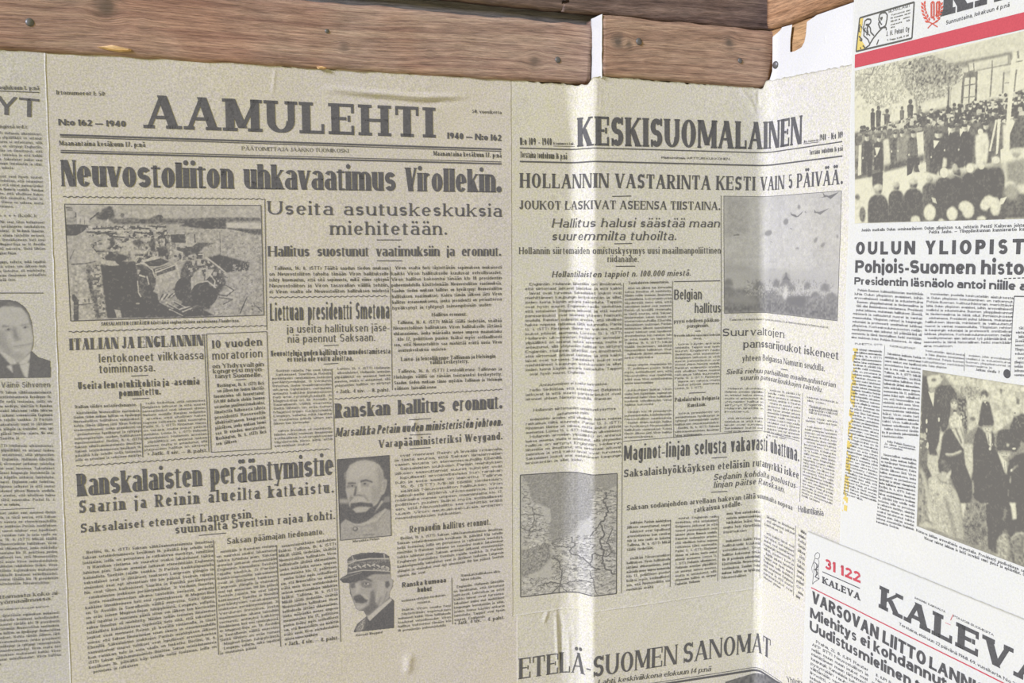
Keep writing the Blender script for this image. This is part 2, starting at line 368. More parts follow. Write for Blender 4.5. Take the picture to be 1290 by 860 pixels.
ST = dict(   # st stem, hr hairline, sf serif thickness, sl serif reach, xh x-height, sb spacing, sp word space, it slant, seg arc steps
 slab=dict(st=.265, hr=.10, sf=.10, sl=.095, xh=.7, sb=.235, sp=.4, even=1),
 kaleva=dict(st=.37, hr=.17, sf=.17, sl=.11, xh=.7, sb=.28, sp=.4, even=1),
 fat=dict(st=.25, hr=.075, sf=.05, sl=.025, xh=.79, sb=.052, sp=.72),
 fat2=dict(st=.225, hr=.06, sf=.055, sl=.035, xh=.75, sb=.075, sp=.75),
 poster=dict(st=.30, hr=.05, sf=.05, sl=.05, xh=.7, sb=.14, sp=.45),
 clar=dict(st=.175, hr=.08, sf=.075, sl=.07, xh=.70, sb=.24, sp=.6),
 serif=dict(st=.15, hr=.065, sf=.05, sl=.05, xh=.70, sb=.16, sp=.40),
 serifb=dict(st=.20, hr=.07, sf=.055, sl=.055, xh=.70, sb=.17, sp=.42),
 news=dict(st=.19, hr=.075, sf=.06, sl=.06, xh=.7, sb=.17, sp=.35),
 nouveau=dict(st=.205, hr=.085, sf=.06, sl=.03, xh=.7, sb=.09, sp=.3),
 roman=dict(st=.165, hr=.055, sf=.035, sl=.05, xh=.7, sb=.12, sp=.30),
 cond=dict(st=.140, hr=.095, sf=0, sl=0, xh=.76, sb=.105, sp=.55),
 sans=dict(st=.115, hr=.095, sf=0, sl=0, xh=.72, sb=.17, sp=.42),
 sansb=dict(st=.21, hr=.15, sf=0, sl=0, xh=.72, sb=.15, sp=.34),
 heavy=dict(st=.30, hr=.205, sf=0, sl=0, xh=.74, sb=.10, sp=.34),
 heavyw=dict(st=.34, hr=.23, sf=0, sl=0, xh=.72, sb=.36, sp=.6),
 numb=dict(st=.34, hr=.24, sf=0, sl=0, xh=.72, sb=.13, sp=.4),
 wide=dict(st=.21, hr=.12, sf=0, sl=0, xh=.72, sb=.08, sp=.3),
 rock=dict(st=.165, hr=.11, sf=.095, sl=.05, xh=.66, sb=.2, sp=.42),
 ital=dict(st=.175, hr=.085, sf=.06, sl=.035, xh=.68, sb=.20, sp=.45, it=.22),
 italb=dict(st=.19, hr=.08, sf=.05, sl=.04, xh=.70, sb=.13, sp=.36, it=.20),
 sitl=dict(st=.17, hr=.13, sf=0, sl=0, xh=.72, sb=.2, sp=.4, it=.12),
 body=dict(st=.17, hr=.105, sf=0, sl=0, xh=.70, sb=.16, sp=.75, seg=7),
 bodyb=dict(st=.22, hr=.14, sf=.06, sl=.05, xh=.70, sb=.15, sp=.75, seg=7),
)
def gw(c, k, s):
    st = s['st']; g = G[c][0]
    if g <= .3: return max(g*k, st if c not in '-—()”/' else .24)
    if c in 'mMwW': return max(g*k, st*2.7+.22)
    return max(g*k, st*1.95+.06) if c not in 'ftrjJ1' else max(g*k, st*1.35)
def glyph(ch, W, s):
    st, hr, sf, sl, xh = s['st'], s['hr'], s['sf'], s['sl'], s['xh']
    g = G.get(ch)
    if g is None: return []
    if g[0] > .3: st = min(st, W*(.27 if ch in 'mwMW' else .44))
    low = ch.islower(); top = xh if low else 1.0
    asc = 1.0 if low else 1.0
    fx = lambda u: st/2 + u*max(W-st, 0) if g[0] > 0 else W/2 + (u-.5)*st
    fy = lambda v: hr/2 + v*(top-hr)
    ry = lambda v: asc if v == 'a' else (-.30 if v == 'd' else v*top)
    q = []; R = lambda x0, y0, x1, y1: q.append([(x0,y0),(x1,y0),(x1,y1),(x0,y1)])
    seg = s.get('seg', 22)
    def ser(x, hw, y, up, k):
        if not sf or not k: return
        l = sl if k in 'sl' else 0; r = sl if k in 'sr' else 0
        R(x-hw-l, y, x+hw+r, y+sf) if up else R(x-hw-l, y-sf, x+hw+r, y)
    def arc(cx, cy, rx, ryy, a0, a1, w0, w1):
        n = max(3, int(seg*abs(a1-a0)/360)+1); pts = []
        for i in range(n+1):
            t = math.radians(a0+(a1-a0)*i/n); c, n_ = math.cos(t), math.sin(t)
            w = (w1 + (w0-w1)*abs(c)**1.4)/2
            nx, ny = c*max(ryy,1e-4), n_*max(rx,1e-4); L = math.hypot(nx, ny) or 1
            nx, ny = nx/L, ny/L; x, y = cx+rx*c, cy+ryy*n_
            pts.append(((x+nx*w, y+ny*w), (x-nx*w, y-ny*w)))
        for (a, b), (c_, d_) in zip(pts[:-1], pts[1:]): q.append([a, c_, d_, b])
    for k in g[1]:
        t = k[0]
        if t == 'V':
            wt = k[6] if len(k) > 6 and not (s.get('even') and k[6] == 'h') else ''
            w = (hr*1.25 if sf else st) if wt == 'h' else (st*.7+hr*.3 if wt == 'm' else st)
            x = fx(k[1]); x = x + (st-w)/2*(1 if k[1] > .5 else -1)*(0 if k[1] == .5 else 1)
            y0, y1 = ry(k[2]), ry(k[3])
            if wt == 'c': y1 = k[3]
            R(x-w/2, y0, x+w/2, y1); ser(x, w/2, y0, True, k[4]); ser(x, w/2, y1, False, k[5])
        elif t == 'T':
            if sf:
                x = fx(k[1]); w = hr*.9; x += (st-w)/2*(1 if k[1] > .5 else -1)
                R(x-w/2, k[2]*top, x+w/2, k[3]*top)
        elif t == 'H':
            y = fy(k[3]); R(fx(k[1]) - (st/2 if k[1] <= 0 else 0), y-hr/2, fx(k[2]) + (st/2 if k[2] >= 1 else 0), y+hr/2)
        elif t == 'B':
            h_ = max(hr*.9, .07); R(W*k[1], k[3]-h_/2, W*k[2], k[3]+h_/2)
        elif t == 'D':
            w = (st*1.05 if k[5] == 't' else (hr*1.35 if sf else max(hr, st*.9)))
            o = (st-w)/2
            ex = lambda u: fx(u) + (o if u > .9 else (-o if u < .1 else 0))
            x0, x1 = ex(k[1]), ex(k[3]); y0, y1 = k[2]*top, k[4]*top
            q.append([(x0-w/2,y0),(x0+w/2,y0),(x1+w/2,y1),(x1-w/2,y1)])
            ser(x0, w/2, y0, True, k[6]); ser(x1, w/2, y1, False, k[7])
        elif t in 'AS':
            cx = fx(k[1]); rx = k[3]*max(W-st, 0); cy = fy(k[2]); ryy = k[4]*(top-hr)
            if t == 'A': arc(cx, cy, rx, ryy, k[5], k[6], st, hr)
            else:
                w = min(st*.72+hr*.28, .235*top)
                cy = w/2 + k[2]*(top-w); ryy = k[4]*(top-w)
                arc(cx, cy, rx, ryy, k[5], k[6], min(st, w*1.12), w)
        elif t == 'O':
            r = max(st*.55, .075); y = k[2]*top + (r if k[2] < .5 else 0); x = fx(k[1])
            if not low and k[2] > 1: y = 1 + .10 + r
            elif low and k[2] > 1:
                r = min(r, .10) if xh > .74 else r; y = max(xh + (1.06-xh)*.75, xh + .075 + r)
            n = 8 if seg > 10 else 4
            for i in range(n//2):
                a = [math.pi*2*(i*2+j)/n + math.pi/n for j in range(3)] if n == 8 else None
                if n == 8:
                    q.append([(x, y)] + [(x+r*1.05*math.cos(t_), y+r*1.05*math.sin(t_)) for t_ in a])
            if n == 4: R(x-r*.9, y-r*.9, x+r*.9, y+r*.9)
    it = s.get('it', 0)
    if it: q = [[(x+y*it, y) for x, y in p] for p in q]
    return q
_cache = {}
def line_quads(text, p0, p1, h, style, maxk=None):
    """quads in (s,z) of one line set from p0 to p1 with capitals h high"""
    s = ST[style]; d = np.array(p1)-np.array(p0); L = math.hypot(*d)/h
    ws = sum(G[c][0] for c in text if c in G); nfix = sum(1 for c in text if c in G)
    sb, sp = s['sb'], s['sp']; nsp = text.count(' ')
    # narrow letters keep their stems; the rest share what is left of the line
    k = .8
    for _ in range(12):
        tot = sum(gw(c, k, s) for c in text if c in G) + sb*(nfix-1) + sp*nsp*(.5+.5*k) - 0
        k *= max(.3, min(3, 1 + (L-tot)/max(ws*k, .3)*.8)) if abs(L-tot) > 1e-4 else 1
        k = max(.12, min(k, 4))
    if maxk and k > maxk: k = maxk
    tot = sum(gw(c, k, s) for c in text if c in G) + sb*(nfix-1) + sp*nsp*(.5+.5*k)
    sq = 1.0 if (maxk and L > tot) else L/tot
    kr = round(k, 2); e = d/math.hypot(*d); nrm = np.array([-e[1], e[0]]); x = 0.; out = []
    for c in text:
        if c == ' ': x += sp*(.5+.5*k) ; continue
        if c not in G: continue
        W = gw(c, k, s)
        key = (c, kr, style)
        if key not in _cache:
            gq = glyph(c, gw(c, kr, s), s)
            _cache[key] = np.array(gq, float).reshape(-1, 4, 2)
        q = _cache[key].copy(); q[..., 0] = (q[..., 0] + x)*sq
        out.append(q); x += W + sb
    q = np.concatenate(out)*h
    return np.array(p0) + q[..., :1]*e + q[..., 1:]*nrm
def pt(a):
    return sz(*a) if isinstance(a[0], str) else a
def hz(a, hh):
    """hh pixels of the crop, measured upwards at a, as a height on the wall"""
    if not isinstance(a[0], str): return hh
    return abs(sz(a[0], a[1], a[2]-hh)[1]-sz(*a)[1])
def rule(a, b, w):
    a, b = np.array(pt(a)), np.array(pt(b)); d = b-a; d /= math.hypot(*d); n = np.array([-d[1], d[0]])*w/2
    return np.array([[a-n, b-n, b+n, a+n]])
def poly_rule(pts, w, closed=False):
    pts = list(pts) + ([pts[0]] if closed else [])
    return np.concatenate([rule(a, b, w) for a, b in zip(pts[:-1], pts[1:])])
def wavy(a, b, w=.0006, amp=.0005, lam=.0048):
    a, b = np.array(pt(a)), np.array(pt(b)); L = math.hypot(*(b-a)); n = int(L/lam*5); d = (b-a)/L; nr = np.array([-d[1], d[0]])
    p = [a + d*L*i/n + nr*amp*math.sin(2*math.pi*i/5) for i in range(n+1)]
    return poly_rule([tuple(x) for x in p], w)
class Words:
    def __init__(self, t): self.w = t.split(); self.i = 0
    def take(self, n):
        o = []; c = 0
        while c < n:
            w = self.w[self.i % len(self.w)]; self.i += 1; o.append(w); c += len(w)+1
        if len(o) > 1 and c - n > len(o[-1])*.6: self.i -= 1; o.pop()
        return ' '.join(o)
def block(tl, tr, bl, br, n, words, cpl, style='body', fill=.62, last=.6, gaps=(), indent=True):
    """n justified lines between four corners (top of the first line to the foot of the last)"""
    tl, tr, bl, br = map(lambda a: np.array(pt(a)), (tl, tr, bl, br)); out = []
    pitch = (math.dist(tl, bl)+math.dist(tr, br))/2/n
    cpl = int(cpl*1.22)
    for i in range(n):
        if i in gaps: continue
        f = (i+.80)/n; a = tl+(bl-tl)*f; b = tr+(br-tr)*f
        c = cpl
        para = indent and (i == 0 or (i-1) in gaps or random.random() < .10)
        end = i == n-1 or (i+1) in gaps
        if para: a = a + (b-a)*(2.0/cpl); c -= 2
        if end: b = a + (b-a)*last; c = int(c*last)
        t = words.take(max(c, 4))
        out.append(line_quads(t, tuple(a), tuple(b), pitch*fill, style))
    return np.concatenate(out)

# ------------------------------------------------------------------ pictures: ink tones on a fine grid of the sheet
def vnoise(shape, cells, seed):
    r = np.random.RandomState(seed); gy, gx = max(2, int(shape[0]/cells)+2), max(2, int(shape[1]/cells)+2); g = r.rand(gy, gx)
    y = np.linspace(0, gy-1.001, shape[0]); x = np.linspace(0, gx-1.001, shape[1]); y0 = y.astype(int); x0 = x.astype(int)
    fy = (y-y0)[:, None]; fx = (x-x0)[None]; fy = fy*fy*(3-2*fy); fx = fx*fx*(3-2*fx)
    a = g[y0][:, x0]; b = g[y0][:, x0+1]; c = g[y0+1][:, x0]; d = g[y0+1][:, x0+1]
    return (a*(1-fx)+b*fx)*(1-fy)+(c*(1-fx)+d*fx)*fy
class Pic:
    def __init__(self, fr, tl, tr, bl, br, base=.3, res=.00045):
        self.fr = fr; self.c = [np.array(sz(fr, *q)) for q in (tl, tr, bl, br)]
        tl, tr, bl, br = self.c
        self.nu = int(max(math.dist(tl, tr), math.dist(bl, br))/res)+1; self.nv = int(max(math.dist(tl, bl), math.dist(tr, br))/res)+1
        self.T = np.full((self.nv, self.nu), float(base)); self.Al = None
        self.Y, self.X = np.mgrid[0:self.nv, 0:self.nu]
        self.seed = 3
    def uv(self, p):
        q = np.array(sz(self.fr, *p)); tl, tr, bl, br = self.c; u = v = .5
        for _ in range(5):
            f = (tl*(1-u)+tr*u)*(1-v)+(bl*(1-u)+br*u)*v - q
            du = (tr-tl)*(1-v)+(br-bl)*v; dv = (bl-tl)*(1-u)+(br-tr)*u
            D = du[0]*dv[1]-du[1]*dv[0]
            u -= (f[0]*dv[1]-f[1]*dv[0])/D; v -= (du[0]*f[1]-du[1]*f[0])/D
        return u*(self.nu-1), v*(self.nv-1)
    def mask(self, pts, soft=0.):
        P = np.array([self.uv(p) for p in pts]); x0, y0 = np.floor(P.min(0)-1-soft*2).astype(int); x1, y1 = np.ceil(P.max(0)+2+soft*2).astype(int)
        x0, y0 = max(0, x0), max(0, y0); x1, y1 = min(self.nu, x1), min(self.nv, y1)
        if x1 <= x0 or y1 <= y0: return None
        sl = (slice(y0, y1), slice(x0, x1)); m = np.zeros((y1-y0, x1-x0))
        for oy in (-.25, .25):
            for ox in (-.25, .25):
                X = self.X[sl]+ox; Y = self.Y[sl]+oy; ins = np.zeros(X.shape, bool)
                for (ax, ay), (bx, by) in zip(P, np.roll(P, -1, 0)):
                    if ay == by: continue
                    ins ^= ((ay > Y) != (by > Y)) & (X < (bx-ax)*(Y-ay)/(by-ay)+ax)
                m += ins/4
        if soft:
            n = max(1, int(soft)); k = np.ones(2*n+1)/(2*n+1)
            for _ in range(2):
                m = np.apply_along_axis(lambda a: np.convolve(a, k, 'same'), 0, m); m = np.apply_along_axis(lambda a: np.convolve(a, k, 'same'), 1, m)
        return sl, m
    def poly(self, pts, t, soft=0., op=1.):
        r = self.mask(pts, soft)
        if r: sl, m = r; self.T[sl] += (t-self.T[sl])*m*op
        return self
    def ell(self, cx, cy, rx, ry, t, rot=0, soft=0., op=1.):
        c, s = math.cos(math.radians(rot)), math.sin(math.radians(rot))
        return self.poly([(cx+rx*math.cos(a)*c-ry*math.sin(a)*s, cy+rx*math.cos(a)*s+ry*math.sin(a)*c) for a in np.linspace(0, 2*math.pi, 18, endpoint=False)], t, soft, op)
    def line(self, pts, w, t, soft=0, op=1.):
        for a, b in zip(pts[:-1], pts[1:]):
            a, b = np.array(a, float), np.array(b, float); d = b-a; L = math.hypot(*d) or 1; n = np.array([-d[1], d[0]])/L*w/2; e = d/L*w*.25
            self.poly([a-n-e, b-n+e, b+n+e, a+n-e], t, soft, op)
        return self
    def noise(self, amt, cells, pts=None, thr=None, lo=0., hi=1.):
        self.seed += 1; nz = vnoise(self.T.shape, cells, self.seed)
        if pts is None: sl, m = (slice(None), slice(None)), np.ones(self.T.shape)
        else:
            r = self.mask(pts, 1)
            if not r: return self
            sl, m = r
        nz = nz[sl]
        if thr is not None: self.T[sl] = np.where((nz > thr) & (m > .5), hi, self.T[sl])*amt + self.T[sl]*(1-amt)
        else: self.T[sl] += (nz-.5)*2*amt*m
        return self
    def cut(self, pts): # keep only this outline
        r = self.mask(pts); self.Al = np.zeros(self.T.shape); self.Al[r[0]] = r[1]; return self
    def cut_add(self, pts):
        r = self.mask(pts); self.Al[r[0]] = np.maximum(self.Al[r[0]], r[1]); return self
    def build(self, sheet, name, mat, lift=.00018, label=None):
        u, v = np.meshgrid(np.linspace(0, 1, self.nu), np.linspace(0, 1, self.nv)); tl, tr, bl, br = self.c
        g = ((tl*(1-u[..., None])+tr*u[..., None])*(1-v[..., None])+(bl*(1-u[..., None])+br*u[..., None])*v[..., None])
        V = surf(g[..., 0].ravel(), g[..., 1].ravel(), sheet.off+lift); F = grid_faces(self.nu, self.nv)[:, ::-1]
        if self.Al is not None: F = F[self.Al.ravel()[F].max(1) > .5]
        tone = np.clip(self.T.ravel(), 0, 1)
        if self.Al is not None:
            used = np.unique(F); mp = np.zeros(len(V), int); mp[used] = np.arange(len(used)); V = V[used]; F = mp[F]; tone = tone[used]
        o = sheet.mesh(name, V, F, mat)
        if label: o['label'] = label
        at = o.data.attributes.new('tone', 'FLOAT', 'POINT')
        if len(at.data) == len(tone): at.data.foreach_set('value', tone.astype(np.float32))
        return o
# ------------------------------------------------------------------ the timber wall
K = dict(left=(.105,.070,.055,1))
def px(x, y): return sz('P', x, y)
def box_beam(name, front, depth, to3, mat, label, cat='beam', seed=1, rough=.0006, end_rag=.0006, group=None):
    """hewn timber: front = 4 corners (s,z) tl,tr,br,bl; to3 maps (s,z,d) to space, d = depth behind the face"""
    tl, tr, br, bl = map(np.array, front)
    nu = int(math.dist(tl, tr)/.004)+2; nv = int(math.dist(tl, bl)/.004)+2
    u, v = np.meshgrid(np.linspace(0, 1, nu), np.linspace(0, 1, nv)); u = u[..., None]; v = v[..., None]
    g = (tl*(1-u)+tr*u)*(1-v)+(bl*(1-u)+br*u)*v
    S, Z = g[..., 0].copy(), g[..., 1].copy()
    Z[0] += rnd1(nu, seed, .0006); Z[-1] += rnd1(nu, seed+1, .0005); S[:, -1] += rnd1(nv, seed+2, end_rag, 3); S[:, 0] += rnd1(nv, seed+5, .0004, 3)
    D = (vnoise((nv, nu), 7, seed)-.5)*2*rough + (vnoise((nv, nu), 3, seed+3)-.5)*rough
    edge = np.minimum(np.arange(nv), np.arange(nv)[::-1])[:, None]; D = D + np.where(edge == 0, .0016, np.where(edge == 1, .0004, 0))
    F = grid_faces(nu, nv)[:, ::-1]; n = nu*nv; idx = np.arange(n).reshape(nv, nu)
    rim = np.concatenate([idx[0, :], idx[1:, -1], idx[-1, -2::-1], idx[-2:0:-1, 0]])
    Vf = to3(S.ravel(), Z.ravel(), D.ravel()); Vb = to3(S.ravel(), Z.ravel(), np.full(n, depth))
    r2 = np.roll(rim, -1); side = np.stack([rim, rim+n, r2+n, r2], -1)[:, ::-1]
    V = np.concatenate([Vf, Vb]); base = V[rim[len(rim)//2]].copy()
    o = raw_mesh(name, V-base, np.concatenate([F, F[:, ::-1]+n, side]), mat)
    o.location = base.tolist()
    tag(o, label, cat, group, 'thing'); return o
def wood_here(name, origin, knots_px, y, cols, **kw):
    ks = []
    for (x, y_, r, st) in knots_px:
        s_, z_ = px(x, y_); w = np.array([s_-(DS if s_ > X1 else 0), y, z_+ZO]) - origin; ks.append((w[0], w[1], w[2], r, st))
    return wood_mat(name, *cols, knots=ks, **kw)
RED = (srgb(128,104,98), srgb(160,137,127), srgb(188,166,152))
plain = lambda nm, c: wood_mat(nm, *c)
toA = lambda yf: (lambda s, z, d: np.stack([s-np.where(s > X1, DS, 0), yf+d, z+ZO], -1))
def pxA(x, y, yp):
    r = cF + cR*(x-PW/2)/FPX - cU*(y-PH/2)/FPX; t = (DIST+yp)/r[1]; return r[0]*t, r[2]*t
toD = lambda xf: (lambda s, z, d: np.stack([xf+d, -STEP-(s-SCN), z+ZO], -1))

def place_mat(o, name, knots_px, y, cols, **kw):
    o.data.materials[0] = wood_here(name, np.array(o.location), knots_px, y, cols, **kw)
tmp = wood_mat('timber', *RED)
# left beam
TLb, TRb, BRb, BLb = pxA(384,0,-.003), pxA(747.5,31.5,-.003), pxA(742,106,-.003), pxA(0,62,-.003)
sl = (TRb[1]-TLb[1])/(TRb[0]-TLb[0]); xl = -.40
slb = (BRb[1]-BLb[1])/(BRb[0]-BLb[0])
f = [(xl, TLb[1]+sl*(xl-TLb[0])), TRb, BRb, (xl, BLb[1]+slb*(xl-BLb[0]))]
beam_l = box_beam('timber_beam', f, .017, (lambda s, z, d: np.stack([s, -.003+d, z+ZO], -1)), tmp, 'long weathered red-brown timber beam running above the left newspapers, with a chipped pale splinter', seed=11)
place_mat(beam_l, 'timber_left', [(132,8,.0075,.85),(433,60,.0030,.7),(672,77,.0050,.6),(180,33,.003,.4),(541,68,.0025,.35),(600,74,.002,.3)], -.003, RED, red=lin(.98,.80,.74))
# right beam
f = [px(757.5,19), px(975,38), px(966,112), px(757.5,96)]
beam_r = box_beam('timber_beam', f, .036, toA(-STEP-.003), tmp, 'short brown timber beam between the white paper strip and the corner', seed=21, end_rag=.0007)
place_mat(beam_r, 'timber_middle', [(776,53,.0056,.9),(790,57,.004,.7),(917,55,.0050,.85),(812,80,.002,.3),(925,84,.002,.3)], -STEP-.003, (srgb(124,102,90), srgb(156,131,116), srgb(182,158,140)), red=lin(.98,.88,.84))
# upper dark beam, set back behind a gap
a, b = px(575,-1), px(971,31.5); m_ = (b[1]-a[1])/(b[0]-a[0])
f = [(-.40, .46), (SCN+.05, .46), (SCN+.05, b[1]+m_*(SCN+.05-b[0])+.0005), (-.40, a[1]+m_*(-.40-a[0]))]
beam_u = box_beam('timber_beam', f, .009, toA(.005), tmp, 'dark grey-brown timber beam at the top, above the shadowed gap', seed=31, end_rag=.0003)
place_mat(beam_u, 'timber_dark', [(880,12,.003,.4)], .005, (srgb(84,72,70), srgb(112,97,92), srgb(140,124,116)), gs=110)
# right-hand beam
a, b = sz('P',975,35), sz('P',1070,3); m_ = (b[1]-a[1])/(b[0]-a[0])
f = [(SCN+.0005, .40), (SCN+.95, .40), (SCN+.95, a[1]+m_*.95), (SCN+.0005, a[1])]
beam_d = box_beam('timber_beam', f, .10, toD(XC-.003), tmp, 'sunlit tan timber beam above the white paper on the right wall', seed=41, end_rag=.0005)
beam_d.data.materials[0] = wood_mat('timber_tan', srgb(120,88,62), srgb(150,116,88), srgb(176,142,112), gs=120, gl=5)
ROOM = wood_mat('wall_boards', srgb(150,118,84), srgb(172,138,100), srgb(190,156,116))
def solid(name, poly, z0, z1, mat, kind='structure'):
    n = len(poly); V = [(x, y, z) for z in (z0, z1) for x, y in poly]
    me = bpy.data.meshes.new(name)
    me.from_pydata(V, [], [list(range(n))[::-1], list(range(n, 2*n))] + [[i, (i+1) % n, n+(i+1) % n, n+i] for i in range(n)])
    me.materials.append(mat); o = bpy.data.objects.new(name, me); COL.objects.link(o); o['kind'] = kind; return o
zb = min(px(740,106)[1], px(966,112)[1])+ZO-.0015
W = .0028
solid('wall_back', [(-.42,W),(X1+.004,W),(X2+.003,-STEP+W),(XC+.0026,-STEP+W),(XC+.0026,.05),(-.42,.05)][::-1], 0, zb, ROOM)
solid('wall_right', [(XC+W,-STEP+.0025),(XC+W,-STEP-.98),(XC+.06,-STEP-.98),(XC+.06,-STEP+.0025)], 0, a[1]+ZO-.001, ROOM)
solid('trim_1', [(-.42,.0145),(XC+.05,.0145),(XC+.05,.05),(-.42,.05)], zb, ZO+.46, plain('timber_backing', (srgb(104,102,104), srgb(118,117,120), srgb(128,127,130))))

def lathe(name, prof_, mat, loc, axis, n=20, parent=None):
    """turned shape: prof_ = (radius, distance along axis)"""
    ax = Vector(axis).normalized(); q = ax.to_track_quat('Z', 'Y'); V = []
    for r, d in prof_:
        for i in range(n):
            t = 2*math.pi*i/n; V.append(tuple(q @ Vector((r*math.cos(t), r*math.sin(t), d))))
    F = [[j*n+i, j*n+(i+1) % n, (j+1)*n+(i+1) % n, (j+1)*n+i] for j in range(len(prof_)-1) for i in range(n)]
    o = raw_mesh(name, V, F, mat, parent, True); o.location = loc; return o
iron, _, bi = newmat('nail_iron', .45); bi.inputs['Base Color'].default_value = lin(.15,.15,.155); bi.inputs['Metallic'].default_value = .5
nails = [(38,29,'A',.0034,'iron nail sunk in the left end of the long beam, near the frame edge'),
         (411,40,'A',.0019,'small dark nail in the middle of the long red-brown beam'),
         (701,76,'A',.0030,'round iron nail near the right end of the long beam, beside a knot'),
         (803,53,'C',.0034,'iron nail beside the dark double knot of the short brown beam'),
         (930,77,'C',.0026,'flat grey nail near the corner end of the short brown beam'),
         (978,82,'D',.0038,'grey nail through the blank white paper at the corner')]
for x, y, w, r, lab in nails:
    s_, z_ = px(x, y)
    if w == 'D':
        p = surf([s_], [z_], .0012)[0]; axis = (-1, -.15, 0)
    else:
        p = np.array([s_-(DS if w == 'C' else 0), -.0032 if w == 'A' else -STEP-.0032, z_+ZO]); axis = (.12, -1, .1)
    o = lathe('nail', [(1e-5, r*.42), (r*.55, r*.36), (r*.92, r*.16), (r, 0), (r*.9, -.0004), (r*.42, -.0005), (r*.4, -.012), (1e-5, -.016)], iron, p.tolist(), axis)
    tag(o, lab, 'nail', 'nails in the timber')
# chipped splinter under the left beam
pale = wood_mat('raw_wood', srgb(190,140,80), srgb(214,178,130), srgb(236,220,196), gs=200)
def splinter(pts, d=.0016):
    P = [px(*p) for p in pts]; n = len(P); base = np.array(beam_l.location)
    c = (sum(p[0] for p in P)/n, sum(p[1] for p in P)/n)
    V = [(s_, -.0018, z_+ZO) for s_, z_ in P] + [(c[0]+(s_-c[0])*.7, -.0034-d, c[1]+(z_-c[1])*.5+ZO) for s_, z_ in P]
    me = bpy.data.meshes.new('splinter'); me.from_pydata([tuple(np.array(v)-base) for v in V], [], [list(range(n, 2*n))] + [[i, (i+1) % n, n+(i+1) % n, n+i] for i in range(n)])
    me.materials.append(pale); o = bpy.data.objects.new('splinter', me); COL.objects.link(o); o.parent = beam_l; o['label'] = 'pale raw wood splinter'
splinter([(119,59.5),(140,56.5),(152,59),(168,63),(167,66),(150,66.5),(135,64)])
splinter([(398,84.5),(405,83.5),(411,86),(408,88.5),(400,87.5)], .0010)

# ------------------------------------------------------------------ newspapers
def T(sh, part, text, a, b, h, style, ink=None, maxk=None):
    q = line_quads(text, pt(a), pt(b), hz(a, h), style, maxk)
    if part is None: return q
    return sh.quads(part, q, MI[ink or sh.pap])
BEAM_LOW = [('P',-560,20),('P',-90,56),('P',0,63),('P',120,67),('P',345,83),('P',500,92),('P',640,100.5),('P',721,107)]
zbot = -.50
Lz = lambda x, y: sz('P', x, y)
WA = Words("""Tallinna, 16. 6. (STT) Täältä saadun tiedon mukaan on Neuvostoliiton taholta tänään Viron hallitukselle tehty huomautus, että sitä sopimusta, mikä viime syksynä Neuvostoliiton ja Viron tasavallan välillä tehtiin, ei Viron osalta ole Neuvostoliiton hallituksen mielestä täytetty ja vaaditaan sen vuoksi, että""")
WB = Words("""Viron osalta heti täytettäisiin sopimuksen mukaisesti kaikki Viron hallitukselle kuuluvat velvollisuudet. Viron hallitus kokoontui tänään klo 18 presidentin puheenjohdolla käsittelemään Neuvostoliiton vaatimuksia. Saadun tiedon mukaan hallitus on hyväksynyt Neuvostoliiton hallituksen vaatimukset. Kohta tämän jälkeen jätti Viron hallitus eroanomuksensa, jonka presidentti on periaatteessa hyväksynyt ja ryhtynyt toimenpiteisiin uuden hallituksen muodostamiseksi.""")
WC = Words("""Tallinna, 16. 6. (STT) Mikäli täällä tiedetään, sisältää Neuvostoliiton hallituksen Viron hallitukselle jättämä uhkavaatimus, jonka määräaika menee umpeen maanantaina klo 17, poliittisen puolen lisäksi myös sotilaallisesti sen, että Neuvostoliitto saa miehittää eräitä uusia Viron asutuskeskuksia entisten neuvostojoukkojen tukikohtien lisäksi.""")
WD = Words("""Tallinna, 16. 6. (STT) Lentoliikenne Tallinnan ja Helsingin välillä on tänään toistaiseksi keskeytetty. Saadun tiedon mukaan tänne myöskin Tallinnan ja Helsingin välinen laivaliikenne toistaiseksi keskeytetty.""")
WE = Words("""Berliini, 16. 6. (STT) Saksan sähkösanomatoimisto ilmoittaa: Saksan sotatiedonannosta kesäkuun 16. päivältä käy selville neljä tosiasiaa, joilla on perustava ja ratkaiseva merkitys, nimittäin 1) Ranskan rintama on suureksi osaksi lakaistunut taikka luhistuu pian. Saksan armeijat jatkavat etenemistään Englannin kanaalista Sveitsin rajalle saakka. 2) Pariisin kaakkoispuolella saksalaiset ovat jo jättäneet taakseen Langresin ylängön ja etujoukot ovat nyt ainoastaan 100 km päässä Sveitsin rajasta. Ne ovat täten katkaisseet Saarilta ja Reiniltä perääntyvien ranskalaisten joukkojen perääntymislinjat. 3) Verdunin linnoitus, josta maailmansodan aikana taisteltiin verisesti, antautui kaikkine linnakkeineen heti ensi rynnistyksessä. 4) Maginot-linja on St Avoldin ja Saaralbenin väliltä murrettu. Sieltä lähtien on eräs toinen Maginot-linjan tukipylväistä, Longwyn, vallattu, mikä tapahtui jo muutamia päiviä sitten sen jälkeen kun kiertoradan vahva linnoitus oli miehitetty. Näiden neljän tosiasian ilmaisemaa sotilaallista kokonaiskuvaa täydentää tieto siitä, että saksalaiset joukot ovat menneet Reinin yli leveällä rintamalla, ja tästä seuraa, että Saksan länsiarmeijan vasen sivusta on etenemisvauhdilla Ebenillä. Saksalaisten joukkojen Pariisin miehityksen jälkeen saavuttamat suuret tulokset ovat lopullisesti arvosteltavissa kun ranskan tulo ja sota saalis on laskettu.""")
WE2 = Words(' '.join(WE.w))
